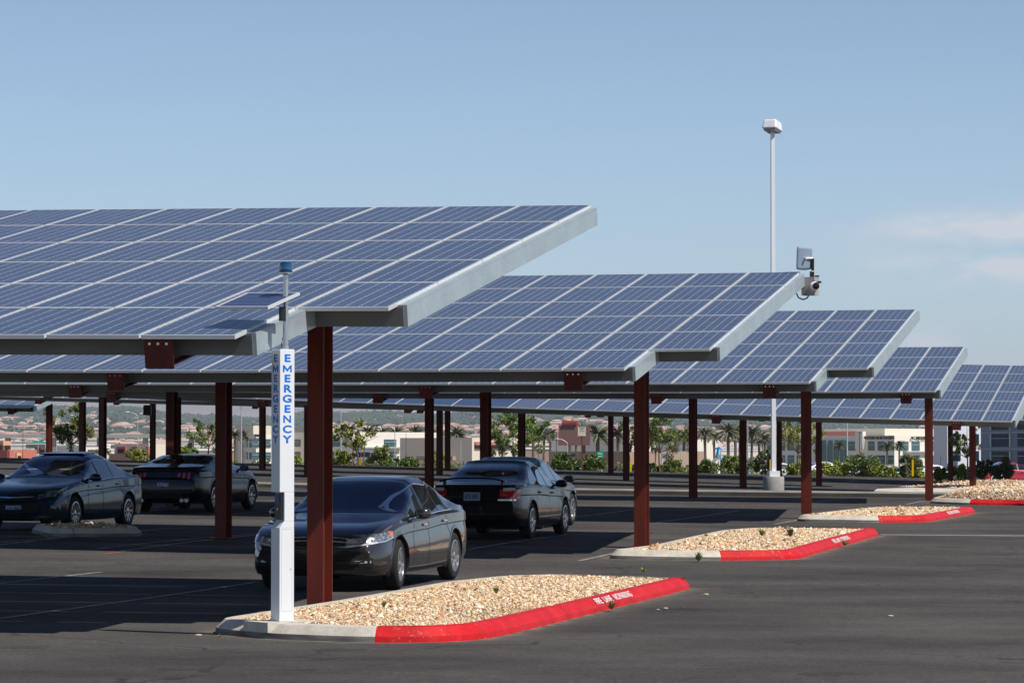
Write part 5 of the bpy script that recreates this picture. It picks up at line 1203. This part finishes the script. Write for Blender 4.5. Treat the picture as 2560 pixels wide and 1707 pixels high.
sub(q,r_).build('lattice_opening',M['brown_sign'],r_)
q=MB(); boxpx(q,Y,1455,1464,1113,1180,2,dy=.5); sub(q,r_).build('pillar',M['brown_sign'],r_)
q=MB(); boxpx(q,Y,1396,1398,1063,1106,.2,dy=-.2); sub(q,r_).build('red_edge',M['sign_red'],r_)
Y=172; r_=thing_at('rules_sign',1454,1176,Y,'cream parking rules sign with lines of small text on a rusty post','sign')
sub(boxpx(MB(),Y,1453,1456,1060,1178,.08),r_).build('post',M['rust'],r_); sg=sub(boxpx(MB(),Y,1444.5,1464.5,1065,1089.5,.03,dy=-.05),r_).build('sign_face',M['sign_cream'],r_)
c_=at(1454.5,1077.5,Y); t_=text_mesh('PARKING RULES\nAUTHORIZED\nVEHICLES\nONLY\nAT ALL TIMES',.066,'sign_lettering',.001,m=M['sign_text'],parent=sg,sx=.8); t_.location=(c_.x-r_.location.x,-.052,c_.z-r_.location.z+.12); t_.rotation_euler=(math.pi/2,0,0)
Y=330; r_=thing_at('highway_sign',1500,1150,Y,'small green highway guide sign with an orange panel','sign')
q=MB(); boxpx(q,Y,1492,1508,1129,1149,.15); boxpx(q,Y,1501,1506,1122,1130,.15); sg=sub(q,r_).build('sign_face',M['sign_green'],r_)
sub(boxpx(MB(),Y,1499,1507,1144,1149,.1,dy=-.12),r_).build('exit_panel',M['orange'],r_)
q=MB(); boxpx(q,Y,1495,1504,1133,1135,.05,dy=-.06); boxpx(q,Y,1496,1503,1139.5,1141.5,.05,dy=-.06); sub(q,r_).build('legend',M['sign_cream'],r_)
sub(boxpx(MB(),Y,1494,1495.2,1149,1172,.1),r_).build('post',M['pole_grey'],r_)
Y=1200; r_=thing_at('highway_sign',96,1110,Y,'wide teal overhead highway sign far away at the left','sign'); q=MB(); boxpx(q,Y,82,96,1101,1108,.5); boxpx(q,Y,97.5,109,1101,1108,.5); sub(q,r_).build('sign_face',M['sign_green'],r_); sub(boxpx(MB(),Y,80,111,1108,1109,.5),r_).build('gantry',M['pole_grey'],r_)
# street lights and bare poles
PO=[(36,1028,1152,1.2,0,'slim pale pole above the terracotta building','pale',300),(57,1065,1150,1.4,0,'dark wooden pole above the terracotta building','dark',300),(95,1035,1148,1.0,0,'thin tall pole left of the sunlit post','pale',420),(141,1094,1140,1.6,0,'short grey pole right of the sunlit post','pale',300),
 (344,1040,1152,1.6,1,'street light with curved arm between two red posts','pale',240),(456,1085,1125,1.5,0,'short pale pole left of the black coupe','pale',400),(603,1019,1150,8.5*.4,0,'thick grey pole beside the leafy branch','pale',180),(826,1026,1166,2.6,0,'grey pole just right of the nearest red post','pale',240),(852,1026,1158,2.6,0,'taller grey pole in front of the cream block','pale',260),
 (987,1074,1152,2.0,1,'street light with curved arm in front of the palm row','pale',300),(1015,1083,1150,1.2,0,'dark thin pole among the palms','dark',300),(1152,1100,1146,1.6,0,'short street light behind the twin posts','pale',360),(1346,1095,1140,1.4,0,'dark lamp standard right of the dense young tree','dark',320),(1391,1081,1160,1.6,0,'dark pole left of the brown monument sign','dark',240),
 (1418,1107,1146,1.8,1,'street light with curved arm in front of the monument sign','pale',300),(1389,1146,1174,2.6,0,'short pale bollard pole left of the sign','pale',176),(1702,1115,1180,2.2,0,'pale pole behind the wide young tree','pale',260),(1797,1094,1140,1.2,0,'thin dark pole over the boom lift','dark',360),(1869,1048,1186,3.2,0,'slim white pole carrying a small sign by the dark post','pale',174),
 (1906,1083,1186,2.8,0,'dark grey pole left of the tall lamp post','dark',200),(2118,1056,1160,3.4,0,'tall pale pole in front of the office building','pale',300),(2149,1082,1140,2.0,0,'brown column with a lantern in front of the office','dark',400),(2352,1140,1168,1.6,0,'short dark pole in front of the pale stair tower','dark',300)]
for px,y0,y1,w_,arm,lb_,kd,Y in PO:
    r_=thing_at('street_light' if arm else 'pole',px,y1,Y,lb_,'street light' if arm else 'pole'); k=Y/F; Hh=(y1-y0)*k; mm=M['pole_grey'] if kd=='pale' else M['pole_dark']
    q=MB(); q.tube([(0,0,-1),(0,0,Hh)],[w_*k*.62,w_*k*.42],8); sh_=q.build('shaft',mm,r_,True)
    if arm: q=MB(); q.tube([(0,0,Hh),(-6*k,0,Hh+5*k),(-14*k,0,Hh+9*k),(-22*k,0,Hh+10.5*k)],.7*k,6); q.build('arm',mm,r_,True); q=MB(); q.add(*rbox(5*k,2*k,1.2*k)); l_=q.build('lamp_head',M['white'],r_,True); l_.location=(-26*k,0,Hh+10.5*k)
    elif px in (1346,2149,1702,603): q=MB(); q.box((-3.5*k,-2*k,Hh),(3.5*k,2*k,Hh+2.2*k)); q.build('lamp_head',mm,r_)
Y=173.6; r_=thing_at('small_sign',1870,1168,Y,'small white and red sign fixed to the slim white pole','sign'); q=MB(); boxpx(q,Y,1867,1874,1156,1169,.02); sg=sub(q,r_).build('sign_face',M['white'],r_); q=MB(); boxpx(q,Y,1868.3,1872.6,1158.5,1162.5,.01,dy=-.012); sub(q,r_).build('red_symbol',M['red'],r_)
# yellow marker posts
for px,y0,y1,w_,Y,lb_,st in ((900,1143,1161,3.4,170,'yellow and black striped marker plate left of the bare tree',1),(1577,1148,1179,2.4,171,'yellow marker post right behind the dark post',0),(1926,1148,1184,1.8,173,'slim yellow pole touching the tall lamp post',0),(2282,1149,1190,2.2,170,'tall yellow marker rising from the glossy shrub',0)):
    r_=thing_at('yellow_marker',px,y1,Y,lb_,'marker'); q=MB(); boxpx(q,Y,px-w_,px+w_,y0,y1,.06); sub(q,r_).build('marker_plate',M['yellow'],r_)
    if st:
        q=MB(); k=Y/F
        for z in range(5):
            zz=(2+z*4)*k; q.add([(-w_*k,-.006,zz-1.2*k),(w_*k,-.006,zz+1.2*k),(w_*k,-.006,zz+2.6*k),(-w_*k,-.006,zz+.3*k)],[(0,1,2,3)])
        q.build('black_stripes',M['pole_dark'],r_)
# boom lift
Y=230; r_=thing_at('boom_lift',1790,1170,Y,'blue boom lift with its arm raised and a blue basket','boom lift'); k=Y/F
def lp_(px,py,dy=0): p=at(px,py,Y+dy); return p-r_.location
q=MB(); q.tube([lp_(1770,1165),lp_(1800,1136)],.10,4); q.tube([lp_(1772,1167),lp_(1802,1138)],.07,4); q.build('lower_arm',M['pole_grey'],r_)
q=MB(); q.tube([lp_(1793,1142),lp_(1796,1120)],[.13,.09],4); q.tube([lp_(1786,1122),lp_(1799,1118),lp_(1806,1124)],.08,6); q.tube([lp_(1762,1160),lp_(1774,1170)],.17,6); q.build('upper_arm',M['sky_blue'],r_)
q=MB()
for a,b in (((1800,1138),(1818,1138)),((1800,1150),(1818,1150)),((1800,1138),(1800,1150)),((1818,1138),(1818,1150)),((1809,1138),(1809,1150)),((1800,1144),(1818,1144))):
    for dy in (0,.8): q.tube([lp_(*a,dy),lp_(*b,dy)],.035,5)
q.hexa([lp_(1800,1152),lp_(1818,1152),lp_(1818,1152,.8),lp_(1800,1152,.8),lp_(1800,1150),lp_(1818,1150),lp_(1818,1150,.8),lp_(1800,1150,.8)]); q.build('basket',M['sky_blue'],r_)
q=MB(); q.add(*[[ (v[0]+lp_(1781,1176).x,v[1],v[2]+lp_(1781,1176).z) for v in rbox(.42,.5,.30)[0]],rbox(.42,.5,.30)[1]]); q.build('chassis_cover',M['white'],r_,True)
# blue skip and striped barrier near the monument sign, white glazed kiosk
Y=210; r_=thing_at('blue_container',1440,1174,Y,'low blue container behind the shrub near the monument sign','container'); q=MB(); boxpx(q,Y,1424,1453,1166,1174,1.2); b_=sub(q,r_).build('container_body',mat('container_blue',(.02,.12,.32),rough=.5),r_); q=MB(); boxpx(q,Y,1424,1453,1164.6,1165.9,1.25,dy=-.03); sub(q,r_).build('rim',M['sky_blue'],r_)
Y=176
for n_,(x0,x1) in enumerate(((1468,1512),(1534,1557))):
    yb=1178 if n_==0 else 1180; r_=thing_at('striped_barrier',x0,yb,Y,'low red and white striped barrier '+('right of the rusty sign post' if n_==0 else 'left of the yellow marker post'),'barrier')
    for m__,off in (('red',0),('white',1)):
        q=MB()
        for j in range(int((x1-x0)/5)):
            if j%2==off: boxpx(q,Y,x0+j*5,x0+j*5+5,yb-3.5,yb,.1)
        sub(q,r_).build('red_band' if off==0 else 'white_band',M[m__],r_)
Y=300; r_=thing_at('glazed_kiosk',1663,1158,Y,'small grey glazed kiosk left of the leaning stakes','kiosk'); q=MB(); boxpx(q,Y,1655,1672,1134,1158,1.5); sub(q,r_).build('glass_box',M['pale_grey'],r_); q=MB(); boxpx(q,Y,1653,1674,1130,1133.8,2,dy=-.2); sub(q,r_).build('roof',M['slate'],r_)
# dark awning letters on the tan wall: a sign board on the building
Y=420; r_=thing_at('shop_sign',1412,1140,Y,'dark scalloped shop sign on the tan wall below the monument sign','sign')
q=MB()
for j in range(9): ball(q,at(1388+j*6,1137+1.2*math.sin(j*2),Y)-r_.location,.22,1,.5,1,8,0,5)
q.box(tuple(at(1388,1139,Y)-r_.location),tuple(at(1438,1135,Y+.3)-r_.location)); q.build('sign_board',M['pole_dark'],r_); q=MB(); boxpx(q,Y,1395,1425,1144,1149,.2,dy=-.2); sub(q,r_).build('pale_board',M['white'],r_)

# utility box on a far post
Y=146; r_=thing_at('equipment_box',373,1020,Y,'dark equipment box hanging beside a far red post under the canopy','equipment box'); q=MB(); boxpx(q,Y,358,377,1014,1038,.35); sub(q,r_).build('cabinet',M['pole_dark'],r_); q=MB(); boxpx(q,Y,360,375,1012.2,1013.8,.3); sub(q,r_).build('mounting_rail',M['rust'],r_)
# far parked cars behind the shrubs
def simple_car(px,py,Y,face,label,pm_,sp=None,grp=None):
    p=at(px,py,Y); r=make_car(label,'car',p,face,sp or sedan(1.45,1.8,2.7,.9,1.05,handle_mat=M['black'],chrome=0),pm_,grp); return r
w0=simple_car(2070,1207,210,.25,'white car glimpsed under the shrubs in front of the office',M['car_white'])
def clone(src,px,py,Y,face,label,pm_=None):
    c=copy_tree(src); c.location=at(px,py,Y); c.rotation_euler=(0,0,face); c['label']=label
    if pm_ is not None:
        for ch in c.children:
            if ch.name.split('.')[0]=='body' or ch.name.startswith('mirror'):
                ch.data=ch.data.copy(); ch.data.materials[0]=pm_
    return c
clone(w0,2128,1209,214,.2,'white car behind the gap left of the tallest shrub'); clone(w0,1958,1208,216,.3,'white car seen between the tall lamp post and the third red post'); clone(w0,2235,1213,222,.15,'pale car behind the feathery shrub',paint('silver_paint',(.5,.52,.55),.6,.25)); clone(w0,2345,1212,220,.2,'white car behind the fourth red post')
clone(w0,2530,1216,182,.3,'bright red car beyond the planter at the right edge',paint('bright_red_paint',(.42,.006,.02),.2,.25)); clone(w0,925,1180,205,.1,'silver car behind the bare young tree',paint('silver_grey_paint',(.35,.37,.4),.6,.25)); clone(w0,2462,1216,225,.2,'silver car behind the upright young shrub',paint('silver_blue_paint',(.4,.44,.5),.6,.25))

# ------------------------------------------------------------------ planter at the right with gravel mound
PP=[gp(2247,1224),gp(2380,1232),gp(2475,1234),gp(2640,1230)]; Pn=[Vector((p.x,p.y,0)) for p in PP]; far_=[Vector((40,150,0)),Vector((24.5,150,0))]
V_=[];F_=[]; nu,nv=60,30; a0,b0=Pn[0],Pn[-1]; a1,b1=far_[1],far_[0]
def zpl(x,y,u,v): return float(G(x,y))+.10+.42*math.sin(min(1,v*1.6)*1.57)*min(1,u*14)*(1-.25*v)+.04*math.sin(x*2.1)*math.sin(y*1.3)
for j in range(nv+1):
    for i in range(nu+1):
        u,v=i/nu,j/nv; e0=Pn[min(2,int(u*3))].lerp(Pn[min(3,int(u*3)+1)],u*3-int(u*3)) if u<1 else Pn[3]; e1=a1.lerp(b1,u); p=e0.lerp(e1,v); V_.append((p.x,p.y,zpl(p.x,p.y,u,v)))
F_=[(j*(nu+1)+i,j*(nu+1)+i+1,(j+1)*(nu+1)+i+1,(j+1)*(nu+1)+i) for j in range(nv) for i in range(nu)]
V_=np.array(V_); rp=empty('planter_bed',(a0.x,a0.y,float(G(a0.x,a0.y))),label='long kerbed gravel planter at the right behind the red kerb island',cat='planter'); L0=np.array(rp.location)
fastmesh('gravel_bed',V_-L0,F_,M['gravel_bed'],rp)
rng=np.random.default_rng(77); nst=9000; ui=rng.integers(0,nu,nst); vi=(rng.random(nst)**1.5*nv).astype(int); base_=V_.reshape(nv+1,nu+1,3)[vi,ui]; base2=V_.reshape(nv+1,nu+1,3)[np.minimum(vi+1,nv),np.minimum(ui+1,nu)]; c_=base_+(base2-base_)*rng.random((nst,1))
oc=np.array([(1,0,0),(-1,0,0),(0,1,0),(0,-1,0),(0,0,.75),(0,0,-.7)],float)[None]*rng.uniform(.03,.07,(nst,1,1))*rng.uniform(.7,1.3,(nst,6,3))
V3=(c_[:,None]+oc).reshape(-1,3); f3=(np.array([(0,2,4),(2,1,4),(1,3,4),(3,0,4),(2,0,5),(1,2,5),(3,1,5),(0,3,5)])[None]+6*np.arange(nst)[:,None,None]).reshape(-1,3)
cc3=np.repeat(np.concatenate([TINT[rng.integers(0,10,nst)],np.ones((nst,1))],1),6,0); tag(fastmesh('gravel',V3,f3,M['stone'],None,cc3),'tan gravel mound in the planter at the right behind the red kerbs','gravel',kind='stuff')
mb=MB(); r=[]
for i in range(nu+1):
    p=V_[i]; q=V_[min(nu,i+1)]-V_[max(0,i-1)]; q[2]=0; q/=np.linalg.norm(q); s_=np.array((-q[1],q[0],0))
    for off,hh in ((-.02,-.05),(-.01,.09),(.05,.15),(.2,.155),(.21,.02)):
        w_=p+s_*off; r.append((w_[0]-L0[0],w_[1]-L0[1],float(G(w_[0],w_[1]))+hh-L0[2]))
mb.add(r,[((i+1)*5+k,i*5+k,i*5+k+1,(i+1)*5+k+1)[::-1] for i in range(nu) for k in range(4)]); mb.build('concrete_kerb',M['kerb'],rp,True,30)

# ------------------------------------------------------------------ weeds and pebbles near the camera
def weed(p,h,label,seed,m_='leaf_a',n=26):
    m_={'leaf_a':'leaf_b'}.get(m_,m_)
    rng=np.random.default_rng(seed); vs=[];fs=[]
    for i in range(n):
        an=rng.uniform(0,6.28); L_=h*rng.uniform(.5,1.1); e=rng.uniform(.5,1.4); d=Vector((math.cos(an)*math.cos(e),math.sin(an)*math.cos(e),math.sin(e))); s_=d.cross(Vector((0,0,1))).normalized()*.007*h/.1
        b=len(vs); vs+=[(-s_),(s_),(d*L_*.6+s_*1.3),(d*L_),(d*L_*.6-s_*1.3)]; fs.append((b,b+1,b+2,b+3,b+4))
    mb=MB(); mb.add(vs,fs); o=mb.build('weed',M[m_]); o.location=p; return tag(o,label,'weed')
def onkerb(px,py,h=.16): return gp(px,py,h)
weed(onkerb(959,1517,.22),.09,'small green weed in the middle of the nearest gravel island',1); weed(onkerb(1241,1482,.24),.09,'low weed near the bare sand of the nearest gravel island',2,'leaf_b',40); weed(gp(1529,1522,.03),.13,'dusty weed growing at the foot of the red kerb beside the painted words',3,'leaf_b',34)
weed(onkerb(1905,1339,.24),.16,'weed standing in the second gravel island',4,'leaf_b',30); weed(onkerb(1976,1340,.24),.20,'taller dry weed right of centre in the second gravel island',5,'leaf_g',24); weed(gp(1746,1402,.02),.16,'brown weed at the foot of the pale kerb of the second island',6,'leaf_b',40); weed(gp(2112,1364,.03),.14,'small weed under the painted words of the second island',7,'leaf_b'); weed(gp(1610,1430,.02),.10,'weed at the back edge of the nearest island',8,'leaf_y'); weed(gp(549,1592,.01),.04,'tiny weed at the left tip of the nearest kerb',9,'leaf_a',20)
for i,(px,py,s_,lb_) in enumerate(((1765,1485,.05,'pale pebble on the asphalt right of the nearest red kerb'),(1664,1520,.045,'flat white pebble below the nearest red kerb'),(2226,1539,.05,'lone white pebble on the open asphalt at right'),(1645,1523,.03,'small pebble left of the flat white one'),(496,1587,.05,'white pebble by the left tip of the nearest kerb'),(1710,1519,.025,'dark pebble right of the flat white one'))):
    mb=MB(); ball(mb,(0,0,0),s_*.55,1.3,.9,.5,9,0,6); rr_=random.Random(i); mb.v=[(x*rr_.uniform(.85,1.15),y*rr_.uniform(.85,1.15),z) for x,y,z in mb.v]; o=mb.build('pebble',mat('pebble_stone',(.45,.40,.33) if i!=5 else (.12,.1,.09),rough=.8),smooth=True,angle=60); o.location=gp(px,py,.006); tag(o,lb_,'pebble')

# ------------------------------------------------------------------ far suburb on the slopes
HM=[mat('house_wall_'+n_,c_,rough=.9) for n_,c_ in (('pink',(.72,.50,.40)),('sand',(.74,.60,.46)),('cream',(.80,.70,.60)),('tan',(.60,.44,.33)))]
RM=[mat('house_roof_'+n_,c_,rough=.9) for n_,c_ in (('tile',(.52,.28,.20)),('pale_tile',(.62,.42,.33)),('brown',(.36,.24,.19)))]
M['far_tree']=mat('far_tree_foliage',(.030,.050,.026),rough=.9,c2=(.055,.075,.04),scale=.02); M['far_white']=mat('far_white_roof',(.85,.84,.82),rough=.8); M['far_dark']=mat('far_dark_glass',(.03,.035,.04),rough=.4)
def house_mesh(w,d,h,rh,wm,rm):
    mb=MB(); mb.box((-w/2,-d/2,-2),(w/2,d/2,h)); o1=mb.build('wall',wm); e=.8; mb=MB()
    mb.add([(-w/2-e,-d/2-e,h),(w/2+e,-d/2-e,h),(w/2+e,d/2+e,h),(-w/2-e,d/2+e,h),(-w/2+d*.4,0,h+rh),(w/2-d*.4,0,h+rh)],[(0,1,5,4),(1,2,5),(2,3,4,5),(3,0,4),(3,2,1,0)]); o2=mb.build('roof',rm)
    mb=MB()
    for k in (-.28,.05,.32): mb.box((w*k-1,-d/2-.12,h*.25),(w*k+1,-d/2+.05,h*.62))
    o3=mb.build('window',M['far_dark']); r=(o1.data,o2.data,o3.data)
    for q in (o1,o2,o3): bpy.data.objects.remove(q)
    return r
HP=[house_mesh(*a) for a in ((17,12,6.2,2.6,HM[0],RM[0]),(22,13,5.6,2.8,HM[1],RM[1]),(15,11,7,2.4,HM[2],RM[0]),(26,14,6.4,3.0,HM[0],RM[1]),(19,12,5.2,2.6,HM[3],RM[2]),(24,13,7.4,3.0,HM[2],RM[1]))]
rng=np.random.default_rng(21); cand=[]
def band_(n,ya,yb):
    for _ in range(n):
        y=rng.uniform(ya,yb); x=rng.uniform(-.172,.172)*y; cand.append((x,y))
band_(1250,4300,7400); band_(130,7400,8600); band_(260,2600,4300)
cand=[c for c in cand if math.sin(c[0]*.0031+c[1]*.0022)+.8*math.sin(c[1]*.0041-c[0]*.0013)+rng.normal()*.5>-.55]
cand.sort(key=lambda c:c[1])
for n_,(x,y) in enumerate(cand[:300]):
    r_=empty('house',(x,y,float(T(x,y))),rng.uniform(-.5,.5),label='small pink and tan house among trees on the far slope',cat='house',group='houses on the far slope'); r_.scale=(.95,)*3
    for dt_,nm in zip(HP[n_%6],('wall','roof','window')): o=bpy.data.objects.new(nm,dt_); COL.objects.link(o); o.parent=r_
vs=[];fs=[];ms=[]
for n_,(x,y) in enumerate(cand[300:]):
    a=rng.uniform(-.5,.5); c,s_=math.cos(a),math.sin(a); z=float(T(x,y)); wi=rng.integers(0,4); ri=rng.integers(0,3); w,d,h=rng.uniform(15,30),12,rng.uniform(5,8); e=.8; rh=2.8
    P=[(-w/2,-d/2,-2),(w/2,-d/2,-2),(w/2,d/2,-2),(-w/2,d/2,-2),(-w/2,-d/2,h),(w/2,-d/2,h),(w/2,d/2,h),(-w/2,d/2,h),(-w/2-e,-d/2-e,h+.05),(w/2+e,-d/2-e,h+.05),(w/2+e,d/2+e,h+.05),(-w/2-e,d/2+e,h+.05),(-w/2+5,0,h+rh),(w/2-5,0,h+rh)]
    b=len(vs); vs+=[(x+p[0]*c-p[1]*s_,y+p[0]*s_+p[1]*c,z+p[2]) for p in P]; fs+=[tuple(b+k for k in f) for f in ((0,1,5,4),(1,2,6,5),(2,3,7,6),(3,0,4,7),(8,9,13,12),(9,10,13),(10,11,12,13),(11,8,12))]; ms+=[wi]*4+[4+ri]*4
mb=MB(); mb.v=vs; mb.f=fs; mb.m=ms; o=mb.build('distant_houses',HM+RM); tag(o,'dense suburb of pink roofed houses high on the far slope','houses',kind='stuff')
# trees over the slopes
def blobs(pts,sz,rng,flat=.8):
    n=len(pts); base=np.array([(1,0,0),(-1,0,0),(0,1,0),(0,-1,0),(0,0,1.05),(.7,.7,.35),(-.7,.7,.3),(-.7,-.7,.4),(.7,-.7,.35),(0,0,-.5)],float)
    f=np.array([(4,5,2),(4,2,6),(4,6,1),(4,1,7),(4,7,3),(4,3,8),(4,8,0),(4,0,5),(9,2,5),(9,6,2),(9,1,6),(9,7,1),(9,3,7),(9,8,3),(9,0,8),(9,5,0)])
    v=base[None]*rng.uniform(.65,1.25,(n,10,3))*sz[:,None,None]; v[...,2]*=flat; V=(v+pts[:,None]).reshape(-1,3); return V,(f[None]+10*np.arange(n)[:,None,None]).reshape(-1,3)
def scat(n,ya,yb,f=None,s0=4,s1=9,power=1):
    y=ya+(yb-ya)*rng.random(n)**power; x=rng.uniform(-.178,.178,n)*y
    if f is not None: k=f(x,y); x,y=x[k],y[k]
    z=T(x,y); s=rng.uniform(s0,s1,len(x)); return np.stack([x,y,z+s*.45],1),s
A1=[scat(15000,2400,7400,None,3.2,6.5),scat(15000,7200,9900,None,5,11),scat(2600,9700,10600,None,7,15)]
Pp=np.concatenate([a[0] for a in A1]); Ss=np.concatenate([a[1] for a in A1]); V,Fc=blobs(Pp,Ss,rng); tag(fastmesh('wooded_slope',V,Fc,M['far_tree']),'dark wooded band of trees covering the far slope','woods',kind='stuff')
P2,s2=scat(2600,330,2300,lambda x,y:(np.sin(x*.05)+np.sin(y*.012)>-.6),1.4,3.4); V,Fc=blobs(P2,s2,rng,1.0); tag(fastmesh('valley_trees',V,Fc,M['leaf_g']),'low grey green trees and scrub across the valley floor','woods',kind='stuff')
# large pale roofs and sheds of the valley
SHD=[]
for n_ in range(46):
    y=rng.uniform(1500,4200); x=rng.uniform(-.17,.17)*y; SHD.append((x,y,rng.uniform(50,130),rng.uniform(20,40),rng.uniform(6,11)))
for x,y,w,d,h in SHD:
    r_=empty('warehouse',(x,y,float(T(x,y))),rng.uniform(-.2,.2),label='long pale flat roofed warehouse on the valley floor',cat='warehouse',group='warehouses on the valley floor')
    mb=MB(); mb.box((-w/2,-d/2,-3),(w/2,d/2,h)); mb.build('wall',M['cream_white'] if rng.random()<.6 else M['tan_wall'],r_); mb=MB(); mb.box((-w/2-.4,-d/2-.4,h),(w/2+.4,d/2+.4,h+.9)); mb.build('roof',M['far_white'],r_)
# elevated road far left
r_=empty('viaduct',(-220,1500,float(T(-220,1500))),label='pale elevated road on pillars crossing the valley at the left',cat='viaduct'); z_=at(0,1088,1500).z-r_.location.z; mb=MB(); mb.box((-60,-6,z_-1.2),(95,6,z_+.6)); mb.build('deck',M['concrete'],r_)
for k in range(-2,5): mb=MB(); mb.box((k*22-1,-3,-2),(k*22+1,3,z_-1.25)); mb.build('pillar',M['concrete'],r_)
# ------------------------------------------------------------------ haze
hz=MB(); hz.box((-7500,-30,-16),(7500,20500,560)); ho=hz.build('haze',[]); ho['kind']='stuff'; ho['label']='thin pale haze in the valley air'; ho['category']='haze'
hm=bpy.data.materials.new('haze'); hm.use_nodes=True; n=hm.node_tree.nodes; n.remove(n['Principled BSDF']); pv=n.new('ShaderNodeVolumePrincipled'); pv.inputs['Color'].default_value=(.72,.86,1,1); pv.inputs['Density'].default_value=4.2e-5; pv.inputs['Anisotropy'].default_value=.2
hm.node_tree.links.new(pv.outputs[0],n['Material Output'].inputs['Volume']); ho.data.materials.append(hm)
SC.cycles.volume_bounces=1
